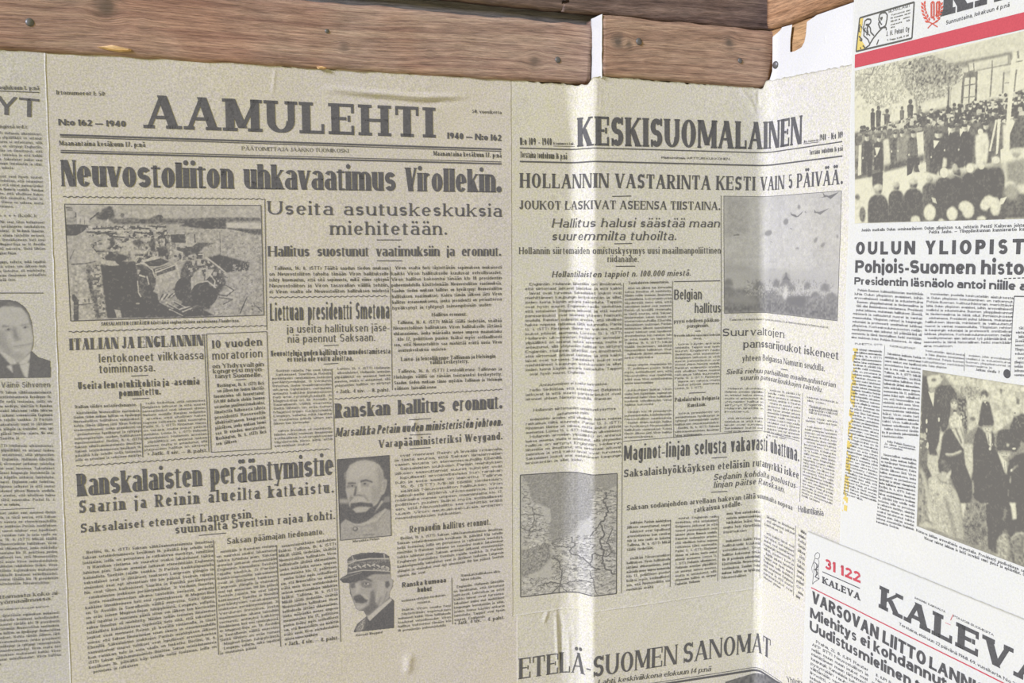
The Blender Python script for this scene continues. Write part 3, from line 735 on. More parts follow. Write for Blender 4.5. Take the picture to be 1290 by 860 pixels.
WF = Words("""Washington, 16. 6. (STT) Heti sen jälkeen kun Suomen lähettiläs lauantaina oli luovuttanut 159.000 dollarin shekin Suomen sotavelan puolivuotismaksuksi, ilmoitettiin Valkoisesta talosta presidentti Rooseveltin allekirjoittaneen kongressin päätöksen, jonka mukaan Suomi saa 10 vuoden moratorion.""")
WG = Words(WE.w and ' '.join(WE.w[60:] + WC.w + WB.w + WE.w[:60]))
WH = Words("""Lontoo 15. 5. (STT) Hollannin ulkoministeri. Hollannin armeijan ylipäällikkö on antanut laskea aseensa, mutta ei antautunut, sillä yhtyneiden hallitus on siirtynyt Englantiin. Hollannin lähettiläs on ilmoittanut, että siirtomaat jatkavat taistelua ja että kaikki laivat ovat turvassa. Saksalaiset joukot ovat miehittäneet kaupungin lentokentän ja sillat, joiden luona käytiin ankaria taisteluita. Tappiot ovat hyvin suuret. Englannin radio tiedoittaa, että sotatoimet Belgiassa jatkuvat ja että suuret panssarijoukot ovat iskeneet yhteen Namurin seudulla. Ranskan sodanjohto arvelee, että vihollinen hakee nopeaa ratkaisua tältä suunnalta. Pariisi 15. 5. (STT) Rintaman tilanne on vakava, mutta joukot pitävät asemansa.""")
WK = Words("""Pohjois-Suomen kulttuurihistorian merkittävin juhla Oulun yliopiston avajaiset, joihin arvovaltaisesti osallistui ja edustettuina Suomen ylioppilaskunnat ja tiedemaailma ja tätä ollut ihmisjoukossa odottamassa. Presidentti puhui juhlassa, mukanaan hallituksen jäseniä, ministerit ja valtuutetut nuoret ja vanhat maaseudulta. Yliopiston rehtori ja kaupungin edustajat ja professorit onnittelivat juhlivaa yliopistoa. Korkeakouluneuvoston neljän vuosikymmenen ajan jatkunut työ päämääränä oli saavutettu ja tämä historiallinen hetki merkitään aina muistoon koko Pohjois-Suomessa. Jo viime vuosisadan puolella keskusteltiin ajatuksesta ja Oulun yliopiston toteuttaminen on ratkennut.""")
WP = Words("""Praha, 21. 8. (UPI Reuter AFP STT) Neuvostoliiton ja neljän muun maan joukot ovat miehittäneet maan tärkeimmät kaupungit. Kansalaisia kehotettiin pysymään rauhallisina ja välttämään vastarintaa. Radio ilmoitti, että puolueen keskuskomitea tuomitsi maahantulon. Pääkaupungissa liikkui panssarivaunuja suurten aukioiden ja siltojen luona koko aamun ajan.""")

# ---- page at the left edge
lz = [px(-70,56), px(57,66), px(86,870)]
S1 = Sheet('newspaper_page', [(-.395, lz[0][1]+.02), px(56.5,66), (px(86,868)[0]+.002, zbot), (-.395, zbot)], .0010, 'grey',
     'newspaper page cut off at the left, with portrait of a young man in suit', seed=5, top=BEAM_LOW, group='newspapers pasted on the timber walls')
s = S1
SG, SH, SE, SB = (Words(' '.join(w.w)) for w in (WG, WH, WE, WB))
T(s,'dateline','joulukuun 1. p:nä',('a',-8,441),('a',193,444),20,'news')
s.quads('masthead_rule', rule(('a',-120,444),('a',194,456),.0006), MI['grey'])
T(s,'masthead','YT',('a',-22,562),('a',193,580),92,'wide')
T(s,'dateline','Helsingissä (ed.):',('a',-60,630),('a',135,633),17,'news')
q = [block(('a',-160,640),('a',205,650),('e',-160,238),('e',213,250),18,SH,38,gaps=(9,)),
     block(('e',-160,296),('e',218,302),('e',-160,610),('e',225,602),14,SG,38,gaps=(8,)),
     block(('i',-170,355),('i',250,355),('i',-170,608),('i',262,598),11,SE,42),
     block(('i',-170,618),('i',262,618),('m',-170,-8),('m',272,-12),14,SH,42),
     block(('m',-170,14),('m',272,6),('m',-170,385),('m',285,372),17,SG,42,last=.9),
     block(('m',-160,525),('m',290,500),('m',-160,790),('m',300,748),12,SB,42,last=.35)]
q += [block((a, .05), (a+.062, .05), (a, -.40), (a+.062, -.40), 110, SG, 34, gaps=(20, 47, 80)) for a in (-.375, -.305, -.235)]
body_q = np.concatenate(q)
T(s,'subheading','* * * * * (kok.):',('e',-30,287),('e',180,287),17,'news')
s.quads('column_text', np.concatenate([body_q, np.concatenate([rule(('e',-160,660),('e',213,660),.0006), rule(('m',-160,12),('m',170,-2),.0005)])]), MB['grey'])
T(s,'caption','Väinö Sihvonen',('i',6,343),('i',246,341),27,'sans'); T(s,'caption','r.',('i',-36,343),('i',-8,343),27,'sans')
T(s,'subheading','tuottamasta koko ai-',('m',-60,447),('m',292,422),19,'serifb'); T(s,'subheading','leryömaailmassa.”',('m',-45,474),('m',262,448),19,'serifb')
T(s,'subheading','Suomalainen kuusi sanoo',('m',-40,503),('m',240,484),10,'news')

# ---- the page with the wide slab masthead
S2 = Sheet('newspaper_page', [px(50,66), px(646,99), (px(652,800)[0], zbot), (px(84,868)[0]-.006, zbot)], .0006, 'old',
     'large newspaper page headed Neuvostoliiton uhkavaatimus Virollekin, with a photo of wrecked vehicles and two portraits', seed=9, top=BEAM_LOW, group='newspapers pasted on the timber walls')
s = S2
T(s,'masthead','AAMULEHTI',('a',722,631),('b',880,678),163,'slab')
T(s,'dateline','Irtonumerot 1: 50',('a',278,465),('a',515,472),21,'news')
T(s,'dateline','N:o 162 — 1940',('a',288,617),('a',620,625),31,'heavy'); T(s,'dateline','1940 — N:o 162',('b',950,683),('b',1217,694),31,'heavy')
T(s,'dateline','58. vuosikerta',('b',1073,556),('b',1217,562),17,'news')
s.quads('masthead_rule', np.concatenate([rule(('a',295,664),('b',1216,735),.0014), rule(('a',296,674),('b',1216,745),.0007), rule(('a',298,740),('b',1216,797),.0006), rule(('a',299,750),('b',1217,807),.0013)]), MI['old'])
T(s,'dateline','Maanantaina kesäkuun 17. p:nä',('a',292,716),('a',714,724),24,'news')
T(s,'dateline','PÄÄTOIMITTAJA JAAKKO TUOMIKOSKI',('a',1190,740),('b',464,752),19,'serif')
T(s,'dateline','Maanantaina kesäkuun 17. p:nä',('b',882,766),('b',1216,776),23,'news')
T(s,'headline','Neuvostoliiton uhkavaatimus Virollekin.',('e',305,135),('f',1216,166),130,'fat')
T(s,'headline','Useita asutuskeskuksia',('f',68,274),('f',1216,285),66,'clar'); T(s,'headline','miehitetään.',('f',375,374),('f',948,374),66,'clar')
T(s,'headline','Hallitus suostunut vaatimuksiin ja eronnut.',('f',68,480),('f',1214,478),50,'fat2')
T(s,'headline','Liettuan presidentti Smetona',('f',78,797),('f',664,786),85,'cond')
T(s,'headline','ja useita hallituksen jäse-',('j',162,75),('j',664,66),39,'sans'); T(s,'headline','niä paennut Saksaan.',('j',165,124),('j',594,114),39,'sans')
T(s,'headline','Neuvotteluja uuden hallituksen muodostamisesta',('j',82,190),('j',668,176),28,'serifb'); T(s,'headline','ei vielä ole voitu aloittaa.',('j',163,217),('j',487,211),28,'serifb')
T(s,'headline','Ranskan hallitus eronnut.',('j',398,494),('j',1220,446),72,'fat2')
T(s,'headline','Marsalkka Petain uuden ministeristön johtoon.',('j',400,586),('j',1221,530),44,'italb')
T(s,'headline','Varapääministeriksi Weygand.',('j',613,640),('j',1221,598),38,'serifb')
T(s,'headline','ITALIAN JA ENGLANNIN',('i',343,160),('i',999,137),57,'poster')
T(s,'headline','lentokoneet vilkkaassa',('i',487,221),('i',1000,203),42,'sans'); T(s,'headline','toiminnassa.',('i',490,273),('i',762,263),42,'sans')
T(s,'headline','Useita lentotukikohtia ja -asemia',('i',385,353),('i',980,328),36,'serifb'); T(s,'headline','pommitettu.',('i',587,388),('i',790,377),36,'serifb')
T(s,'headline','10 vuoden',('i',1043,151),('j',38,136),40,'serifb'); T(s,'headline','moratorion',('i',1045,207),('j',40,194),42,'sans')
T(s,'subheading','on Yhdysvaltain',('i',1045,249),('j',46,238),22,'news'); T(s,'subheading','kongressi myön-',('i',1048,274),('j',46,262),22,'news'); T(s,'subheading','tänyt Suomelle.',('i',1058,298),('j',38,290),22,'news')
T(s,'headline','Ranskalaisten perääntymistie',('P',97.5,625),('P',419.5,597.5),28.5,'fat2')
T(s,'headline','Saarin ja Reinin alueilta katkaistu.',('P',100,646),('P',420,620),16,'clar')
T(s,'headline','Saksalaiset etenevät Langresin',('m',398,120),('m',1234,46),45,'rock'); T(s,'headline','suunnalta Sveitsin rajaa kohti.',('m',863,124),('n',397,52),45,'rock')
T(s,'subheading','Saksan päämajan tiedonanto.',('m',1118,175),('n',343,127),30,'serif')
T(s,'subheading','Reynaudin hallitus eronnut.',('n',765,118),('n',1163,80),33,'serif')
T(s,'subheading','Ranska kumoaa',('n',728,389),('n',943,363),25,'sansb'); T(s,'subheading','huhut',('n',803,412),('n',873,406),25,'sansb')
small = [('Hallitus eronnut.',('f',873,775),('f',1047,772),18,'news'), ('Laiva- ja lentoliikenne Tallinnan ja Helsingin',('j',722,213),('j',1187,197),19,'news'), ('välillä keskeytetty.',('j',865,228),('j',1055,222),19,'news'),
 ('* Jatk. 4 siv. — 8. palst.',('j',403,372),('j',667,362),18,'news'), ('* Jatk. 4 siv. — 4. palst.',('n',985,573),('n',1230,543),18,'news'), ('* Jatk. 4 siv. — 8. palst.',('i',725,678),('i',1020,660),18,'news'),
 ('* Jatk. 4 siv. — 4. palst.',('n',150,676),('n',414,643),19,'news'), ('Italian viides sotatiedonanto.',('i',370,446),('i',672,434),16,'news'),
 ('sodassa ehtyjen tiedonan-',('n',725,460),('n',945,430),12,'news'), ('noista.',('n',805,470),('n',868,462),12,'news'), ('Ranskan hallituksen alku-',('n',1018,336),('n',1212,314),12,'news'), ('lukee tekstin.',('n',1018,356),('n',1118,345),12,'news')]
s.quads('subheading', np.concatenate([line_quads(t, pt(a), pt(b), hz(a, h), st) for t, a, b, h, st in small]), MI['old'])
q = [block(('f',75,523),('f',660,523),('f',75,668),('f',662,662),5,WA,44,fill=.62,last=1),
     block(('f',672,522),('f',1218,520),('f',680,748),('f',1218,728),8,WB,45,fill=.62,last=.9),
     block(('j',683,10),('j',1217,0),('j',688,174),('j',1218,158),6,WC,46,fill=.62,last=.45),
     block(('j',686,250),('j',1218,238),('j',690,362),('j',1219,340),4,WD,46,fill=.62,last=.38),
     block(('j',88,252),('j',378,246),('j',100,640),('j',384,622),21,WG,27,gaps=(15,),last=.6),
     block(('j',392,240),('j',668,236),('j',396,345),('j',670,328),5,WH,28,last=1),
     block(('P',497,571),('P',632,562),('P',498,655),('P',632.5,643),15,WG,36),
     block(('n',702,136),('n',1222,92),('n',706,343),('n',1228,264),9,WE,50,last=.25),
     block(('n',710,490),('n',965,468),('n',708,612),('n',968,580),6,WG,26,last=.9),
     block(('n',980,378),('n',1228,345),('n',985,558),('n',1231,528),9,WH,25),
     block(('i',360,458),('i',688,446),('i',372,710),('i',697,684),12,WG,33,last=1),
     block(('i',700,412),('i',1008,397),('i',710,660),('i',1020,634),13,WH,30,last=1),
     block(('i',1050,322),('j',46,310),('i',1064,634),('j',60,596),12,WF,25,fill=.68,last=.4),
     block(('m',403,206),('m',1045,150),('m',440,818),('m',1066,712),25,WE2,52,fill=.62,last=.35),
     block(('P',272.5,692),('P',347.5,684),('P',277.5,825),('P',352,813),24,WG,26),
     block(('n',118,176),('n',400,140),('n',150,655),('n',415,610),21,WC,28)]
body_q = np.concatenate(q)
rl = [(('f',52,195),('j',96,640)), (('j',391,470),('n',425,655)), (('f',668,530),('j',680,356)), (('j',382,250),('j',389,470)), (('n',972,340),('n',976,570)), (('i',692,420),('i',703,686)),
      (('i',1004,80),('i',1028,660)), (('m',1050,155),('m',1076,720)), (('n',110,180),('n',130,680)), (('i',1015,80),('j',62,68)), (('j',62,68),('j',83,645)), (('j',83,645),('i',1040,662)), (('i',1040,662),('i',1015,80)),
      (('f',603,399),('f',725,399)), (('f',603,502),('f',728,502)), (('j',343,138),('j',415,134)), (('j',343,228),('j',413,224)), (('j',762,502),('j',870,496)), (('j',765,577),('j',870,572)), (('j',765,645),('j',868,639)),
      (('i',645,287),('i',728,283)), (('i',650,399),('i',733,396)), (('i',1160,306),('i',1210,303)), (('m',978,132),('m',1112,120))]
s.quads('column_text', np.concatenate([body_q, np.concatenate([rule(a, b, .0005) for a, b in rl[:0]] + [rule(a, b, .0007 if i > 12 else .00055) for i, (a, b) in enumerate(rl) if i != 0] + [rule(('f',52,195),('j',62,60),.00055),
   wavy(('e',310,187),('f',45,198)), wavy(('e',338,852),('f',60,820)), wavy(('j',395,400),('j',1220,352)), wavy(('i',375,730),('j',372,645)), wavy(('f',75,682),('f',655,675))])]), MB['old'])
T(s,'caption','SAKSALAISTEN LENTÄJIEN hävittämä englantilainen autokolonna Flanderissa.',('e',497,821),('e',1178,803),17,'sitl')
T(s,'caption','Marsalkka Petain',('P',444,683),('P',477,679.2),3,'sitl'); T(s,'caption','Kenraali Weygand',('P',448,801),('P',481,797),3,'sitl')

# ---- the page folded around the post and into the corner
KTOP = [('P',642,100.5),('P',700,105.5),('P',721,108),('P',741,106.5),('P',748,97.5),('P',757,96.5),('P',850,103.5),('P',945,110.5),('P',962,112),('P',966.5,103.5),('P',972,101.5),('P',1010,93.5),('P',1079,80),('P',1110,72)]
zk = px(650,775)[1]
S3 = Sheet('newspaper_page', [px(643,99), (px(1084,200)[0], px(1084,79)[1]), (px(1084,200)[0], zk), (px(645,770)[0], zk)], .0009, 'tan',
     'newspaper page folded around the post and into the corner, headed Hollannin vastarinta kesti', seed=15, top=KTOP, group='newspapers pasted on the timber walls')
s = S3
T(s,'masthead','KESKISUOMALAINEN',('c',347,723),('d',198,708),142,'nouveau')
T(s,'dateline','N:o 109 - 1940',('c',57,714),('c',212,716),36,'cond'); T(s,'dateline','Irtonumero 1 mk.',('c',220,712),('c',328,714),13,'news')
T(s,'dateline','Torstaina toukokuun 16 p:nä',('c',57,776),('c',288,785),30,'cond'); T(s,'dateline','Päätoimittaja: ARTTURI KUKKONEN',('c',752,781),('c',1088,788),11,'sansb')
T(s,'dateline','Ilm. numeron',('d',210,703),('d',283,694),12,'news'); T(s,'dateline','1940 - N:o 109',('d',289,694),('d',402,679),32,'cond'); T(s,'dateline','Torstaina toukokuun 16 p:nä',('d',238,763),('d',402,742),24,'cond')
s.quads('masthead_rule', np.concatenate([rule(('c',55,729),('d',400,697),.0010), rule(('c',55,795),('d',400,768),.0013), rule(('c',220,719),('c',330,721),.0004), rule(('d',208,708),('d',284,699),.0005)]), MI['tan'])
T(s,'headline','HOLLANNIN VASTARINTA KESTI VAIN 5 PÄIVÄÄ.',('g',57,142),('h',400,124),72,'serifb')
T(s,'headline','JOUKOT LASKIVAT ASEENSA TIISTAINA.',('g',53,248),('g',1042,252),43,'serifb')
T(s,'headline','Hallitus halusi säästää maan',('g',213,338),('g',1038,337),44,'ital'); T(s,'headline','suuremmilta tuhoilta.',('g',213,401),('g',823,400),44,'ital')
T(s,'headline','Hollannin siirtomaiden omistuskysymys uusi maailmanpoliittinen',('g',52,469),('g',1043,466),34,'serif'); T(s,'headline','riidanaihe.',('g',487,508),('g',640,508),32,'serif')
T(s,'headline','Hollantilaisten tappiot n. 100.000 miestä.',('g',213,583),('g',895,575),30,'ital')
T(s,'headline','Belgian',('g',815,693),('g',950,691),50,'cond'); T(s,'headline','hallitus',('g',915,758),('g',1042,756),48,'cond')
T(s,'headline','Suurvaltojen',('k',1053,91),('l',112,100),38,'clar'); T(s,'headline','panssarijoukot iskeneet',('k',1155,148),('l',381,207),38,'serifb')
T(s,'headline','yhteen Belgiassa Namurin seudulla.',('k',1150,214),('l',312,264),30,'serif')
T(s,'headline','Siellä riehuu parhaillaan maailmanhistorian',('k',1072,279),('l',365,344),25,'ital'); T(s,'headline','suurin panssarijoukkojen taistelu.',('k',1140,308),('l',300,368),25,'ital')
T(s,'headline','Maginot-linjan selusta vakavasti uhattuna.',('k',568,703),('s5',515,388),74,'cond')
T(s,'headline','Saksalaishyökkäyksen eteläisin rutanyrkki iskee',('k',568,785),('s5',512,492),38,'serifb')
T(s,'headline','Sedanin kohdalta puolustus-',('k',1008,799),('s5',502,553),30,'ital'); T(s,'headline','linjan päitse Ranskaan.',('k',1008,836),('s5',426,575),30,'ital')
T(s,'headline','Saksan sodanjohdon arvellaan hakevan tältä suunnalta nopeaa',('P',789,642.5),('s5',472,680),6.5,'serifb'); T(s,'headline','ratkaisua sodalle.',('P',874,645),('s5',160,650),6.5,'serifb')
T(s,'headline','Hollantilaisia',('s5',510,690),('s5',664,716),38,'cond')
small = [('pyysi edelleen pääkau-',('g',815,808),('g',1040,800),18,'news'), ('punginsiin.',('g',878,831),('g',985,826),17,'news'), ('Brysselin julkaisu sanoo mitä tiedetään',('k',815,93),('k',1040,88),11,'news'), ('olevan.',('k',910,107),('k',950,106),10,'news'),
 ('Pakolaistulva Belgiasta',('k',818,413),('k',1037,402),20,'news'), ('Ranskaan.',('k',882,440),('k',972,433),19,'news'), ('Tanskalaisten tunnustuksia.',('g',590,617),('g',790,611),13,'news'),
 ('Antautuminen ei koske laivastoa.',('k',150,338),('k',485,330),14,'ital'), ('Hollannin siirtomaiden omistuskysymys',('k',120,461),('k',525,452),14,'ital'), ('astumassa esiin.',('k',240,481),('k',400,476),14,'ital'),
 ('Tiedoituksen mukaan',('s5',575,62),('s5',745,92),16,'news'), ('edessään vaikeat',('s5',575,80),('s5',745,110),16,'news'), ('viikot luvassa.',('s5',575,97),('s5',705,122),16,'news')]
s.quads('subheading', np.concatenate([line_quads(t, pt(a), pt(b), hz(a, h), st) for t, a, b, h, st in small]), MI['tan'])
q = [block(('P',661,355),('P',782.5,354.5),('P',661.5,474),('P',782.5,471.5),21,WH,40),
     block(('k',85,345),('k',552,340),('k',85,412),('k',553,404),3,WH,40,last=.9), block(('k',85,490),('k',553,482),('k',85,726),('k',555,706),11,WH,40),
     block(('g',572,628),('g',803,622),('k',570,596),('k',802,588),42,WG,26,gaps=(20,27,33)),
     block(('k',820,122),('k',1038,116),('k',818,356),('k',1040,346),14,WH,24), block(('k',822,462),('k',1036,452),('k',818,588),('k',1036,576),7,WG,24),
     block(('k',1065,340),('k',1262,342),('k',1063,568),('k',1258,566),14,WH,22,gaps=(8,)), block(('l',35,346),('l',195,370),('l',30,585),('l',190,616),15,WG,24),
     block(('l',216,380),('l',376,408),('l',216,412),('l',376,444),2,WH,24), block(('s5',560,112),('s5',745,140),('s5',555,150),('s5',740,178),2,WH,24,last=1),
     block(('s5',553,165),('s5',743,196),('s5',530,598),('s5',715,670),24,WG,24),
     block(('o',585,60),('o',800,48),('o',580,410),('o',795,384),16,WG,24,gaps=(7,)), block(('o',822,38),('o',1028,28),('o',820,382),('o',1022,356),17,WH,24),
     block(('o',1058,14),('o',1245,2),('o',1050,352),('o',1245,334),15,WG,22,gaps=(5,)),
     block(('p',15,25),('p',165,92),('p',12,345),('p',155,440),16,WH,20,gaps=(3,)), block(('p',185,90),('p',222,112),('p',172,440),('p',205,462),14,WG,6)]
body_q = np.concatenate(q)
rl = [(('g',565,610),('o',555,415)), (('g',807,600),('k',812,590)), (('g',1047,180),('k',1043,562)), (('k',1270,350),('k',1270,565)), (('l',205,372),('l',190,905)), (('o',798,58),('o',795,385)), (('o',1033,35),('o',1030,358)), (('o',1250,30),('o',1243,340)),
      (('p',170,85),('p',160,430)), (('k',565,607),('l',190,607))]
s.quads('column_text', np.concatenate([body_q, np.concatenate([rule(a, b, .0005) for a, b in rl] + [rule(a, b, .0008) for a, b in [(('g',510,185),('g',602,183)), (('g',520,418),('g',607,416)), (('g',528,529),('g',623,528)), (('g',815,604),('g',1040,600)),
   (('k',888,371),('k',970,367)), (('k',1000,690),('k',1075,685)), (('k',995,858),('k',1075,853)), (('l',98,252),('l',132,258)), (('g',918,848),('g',945,847))]])]), MB['tan'])
T(s,'caption','Taistelu Hollannissa. Kuva on otettu kun laskuvarjojoukot laskeutuivat.',('q5',58,806),('q5',672,853),12,'news')

# ---- page at the bottom of the corner
S4 = Sheet('newspaper_page', [(px(645,770)[0], zk+.0009), (px(1084,200)[0], zk+.0009), (px(1084,200)[0], zbot), (px(647,800)[0], zbot)], .0005, 'tan',
     'newspaper page at the bottom, bent into the corner, dated keskiviikkona elokuun 14', seed=25, group='newspapers pasted on the timber walls')
s = S4
T(s,'masthead','ETELÄ-SUOMEN SANOMAT',('o',53,840),('p',42,742),101,'roman')
T(s,'dateline','Lahti, keskiviikkona elokuun 14 p:nä',('o',440,868),('o',995,800),25,'italb')
s.quads('masthead_rule', np.concatenate([rule(('o',500,905),('p',100,872),.0022), rule(('o',500,893),('p',100,858),.0006)]), MI['tan'])
T(s,'headline','Yhteinen rintama',('p',125,855),('p',330,900),28,'roman')

# ---- upper page on the right wall, with the red band
kr = sz('P',1290,300)[0]+.16
S5 = Sheet('newspaper_page', [(sz('P',1076.5,60)[0], .235), (kr, .235), (kr, -.295), (sz('P',1062,640)[0], -.295)], .0024, 'white',
     'upper newspaper page on the right wall, with a red band and two cream-toned crowd photographs', seed=35, group='newspapers pasted on the timber walls')
s = S5
ks = sz('s8',697,122); ka = sz('s8',935,58); adv = (ka[0]-ks[0])
T(s,'masthead','KALEVA',ks,(ks[0]+adv*6.1, ks[1]-.0005),.0268,'kaleva',ink='white')
T(s,'dateline','Sunnuntaina, lokakuun 4 p:nä',('s8',718,188),('s8',1200,52),30,'sitl')
b0, b1, b2, b3 = sz('P',1080.3,69), sz('P',1290,16.6), sz('P',1290,37.9), sz('P',1080,85.7); e_ = .15/(b1[0]-b0[0])
s.quads('red_band', np.array([[b3, (b2[0]+.15, b2[1]+(b2[1]-b3[1])*e_), (b1[0]+.15, b1[1]+(b1[1]-b0[1])*e_), b0]]), MI['red'])
T(s,'headline','OULUN YLIOPISTON',('h',473,471),(sz('h',1262,467)[0]+.040, sz('h',1262,467)[1]),62,'heavyw')
e1 = sz('h',470,560); e2 = sz('h',1290,572); T(s,'headline','Pohjois-Suomen historiallinen',e1,(e1[0]+(e2[0]-e1[0])*1.385, e1[1]+(e2[1]-e1[1])*1.5),.0112,'heavy')
e1 = sz('h',467,618); e2 = sz('h',1252,645); T(s,'headline','Presidentin läsnäolo antoi niille arvoa',e1,(e1[0]+(e2[0]-e1[0])*1.22, e1[1]+(e2[1]-e1[1])*1.2),.0066,'heavy')
e1 = sz('h',500,358); e2 = sz('h',1290,332)
s.quads('caption', np.concatenate([line_quads('Jonkin matkalla Oulun seminaarilaisen Oulun yliopiston v.a. rehtorin Pentti Kaiteran johtamana. Toisena oik. marssii', e1, (e2[0]+.055, e2[1]), .0026, 'bodyb'),
   line_quads('Pekka Jauho. — Ylioppilaskunnan kunniavartio kulkueen tullessa juhlasaliin', sz('h',835,368), (e2[0]+.05, sz('h',1290,350)[1]), .0026, 'bodyb'),
   line_quads('Kuvassa juhlan arvovaltaisia osanottajia. Presidentti puolisoineen saapuu juhlaan', sz('p',770,112), sz('p',1420,358), .0024, 'bodyb'),
   line_quads('Vieraat tulevat juhlaan ja heitä tervehtii suuri yleisö ja opiskelijat. Oikealla rehtori', sz('p',810,150), sz('p',1420,375), .0024, 'bodyb')]), MI['white'])
T(s,'subheading','PUHETTA OTTI',('l',470,132),('l',602,138),9,'bodyb'); T(s,'subheading','TUOTIKALLISTUNUT',('l',638,143),('l',766,156),9,'bodyb'); T(s,'subheading','Jatkuu sivulla 7 ==',('l',1066,260),('l',1192,275),13,'bodyb')
q = [block(('h',472,634),('h',805,656),('l',452,104),('l',795,134),13,WK,38,'bodyb',last=1), block(('h',825,652),('h',1252,676),('l',808,148),('l',1242,150),14,WK,40,'bodyb',last=.35),
     block(('l',468,146),('l',602,158),('l',412,870),('l',574,925),48,WG,22,'bodyb',.62), block(('l',618,165),('l',796,188),('l',604,590),('l',782,604),23,WG,25,'bodyb',.62), 
     block(('l',618,598),('l',770,630),('l',614,640),('l',766,668),3,WK,18,'bodyb',.8,last=.6), block(('l',602,662),('l',775,690),('l',574,1010),('p',757,130),20,WG,25,'bodyb',.62),
     block(('l',805,150),('l',1010,174),('l',800,242),('l',1006,262),5,WK,24,'body'), block(('l',1018,174),('l',1238,196),('l',1015,242),('l',1236,262),4,WK,24,'body'),
     block(('l',1266,40),('l',1480,40),('l',1255,290),('l',1470,300),12,WK,24,'bodyb')]
body_q = np.concatenate(q)
disc = []
cx_, cz_ = sz('l',1220,275); rr = .0034
for i in range(24):
    a0, a1 = 2*math.pi*i/24, 2*math.pi*(i+1)/24
    disc.append([(cx_, cz_), (cx_+rr*math.cos(a0), cz_+rr*math.sin(a0)), (cx_+rr*math.cos((a0+a1)/2), cz_+rr*math.sin((a0+a1)/2)), (cx_+rr*math.cos(a1), cz_+rr*math.sin(a1))])
s.quads('bullet_mark', disc, MI['white'])
s.quads('column_text', np.concatenate([body_q, np.concatenate([rule(('h',1255,676),('l',1248,0),.0006), rule(('h',1255,676),('h',1500,680),.0008), rule(('l',615,135),('l',585,880),.00035), rule(('l',1012,172),('l',1008,262),.0004), rule(('l',1248,0),('l',1236,266),.0004)]
   + [rule(('h',1205+i*22,589-i*.8),('h',1219+i*22,588.5-i*.8),.0007) for i in range(6)])]), MB['white'])
# yellow misprint along the left margin
q = []; nz = vnoise((240, 8), 4, 77)
for i in range(120):
    f_ = i/120; a_ = np.array(sz('P', 1077.5-f_*13.5, 438+f_*205)); 
    for j in range(6):
        if nz[i*2, j] > .47: q.append([(a_[0]+j*.0011, a_[1]-.0014), (a_[0]+(j+1)*.0011, a_[1]-.0014), (a_[0]+(j+1)*.0011, a_[1]), (a_[0]+j*.0011, a_[1])])
o_ = s.quads('yellow_misprint', q, MI['yellow'], .00012)
# advertisement box with drawn faces
def strokes(pts, w): return poly_rule([sz('s8', *p) for p in pts], w*1.3)
yl = [[(68,138),(92,132),(78,215),(70,290),(95,330),(115,365),(44,388)]]
yq = []
for P_ in yl:
    c_ = sz('s8', 74, 300)
    for a_, b_ in zip(P_, P_[1:]+P_[:1]): yq.append([c_, sz('s8',*a_), sz('s8',*(((a_[0]+b_[0])/2),((a_[1]+b_[1])/2))), sz('s8',*b_)])
s.quads('advertisement_tint', yq, MI['yellow'], .00012)
aq = [strokes([(65,137),(480,18),(460,290),(40,390),(65,137)], .0011),
 strokes([(105,160),(100,190),(92,215),(100,245),(96,270)], .0009), strokes([(105,160),(125,145),(150,148),(152,168),(140,185),(112,188)], .0010), strokes([(112,188),(135,196),(148,215),(150,245),(175,270)], .0010),
 strokes([(96,270),(130,300),(145,338),(100,372)], .0009), strokes([(128,200),(122,225),(130,250),(118,265)], .0014), strokes([(145,270),(128,255),(110,240)], .0008), strokes([(60,275),(85,300),(80,312),(66,300)], .0010), strokes([(70,185),(62,235),(70,245)], .0009), strokes([(76,200),(85,215)], .0007),
 strokes([(218,110),(235,98),(262,96),(275,115),(272,150),(262,195),(240,210),(220,215),(208,180),(218,165),(210,150),(218,110)], .0010), strokes([(222,140),(240,135)], .0012), strokes([(225,150),(236,148)], .0009), strokes([(220,160),(226,182),(236,185)], .0008), strokes([(240,210),(266,208),(268,230)], .0009),
 strokes([(145,330),(170,290),(210,240),(245,205)], .0010), strokes([(210,300),(195,340)], .0009), strokes([(90,345),(110,365)], .0009), strokes([(70,360),(78,370)], .0009), strokes([(112,210),(100,225),(112,240)], .0009)]
for t_, a_, b_, h_, st_ in [('SILMÄLASIT',(280,100),(452,52),22,'cond'), ('Tunnustetut alan',(305,122),(450,82),12,'bodyb'), ('Me neuvomme',(300,145),(395,120),12,'bodyb'), ('tarkat lasit',(405,118),(450,104),12,'bodyb'),
   ('Silmät ja',(300,170),(372,150),12,'bodyb'), ('tutkimus',(395,148),(446,132),12,'bodyb'), ('maksutta',(300,195),(386,172),12,'bodyb'), ('tänään',(418,166),(446,158),12,'bodyb'), ('aina.',(300,215),(332,207),12,'bodyb'),
   ('J. H. Pekuri Oy',(266,275),(440,238),36,'cond'), ('O. Kauppa 15',(272,310),(355,295),13,'bodyb'), ('puh. 13 680',(362,292),(436,274),14,'bodyb')]:
    aq.append(line_quads(t_, sz('s8',*a_), sz('s8',*b_), hz(('s8',)+a_, h_), st_))
s.quads('advertisement', np.concatenate(aq), MI['outline'], .0003)
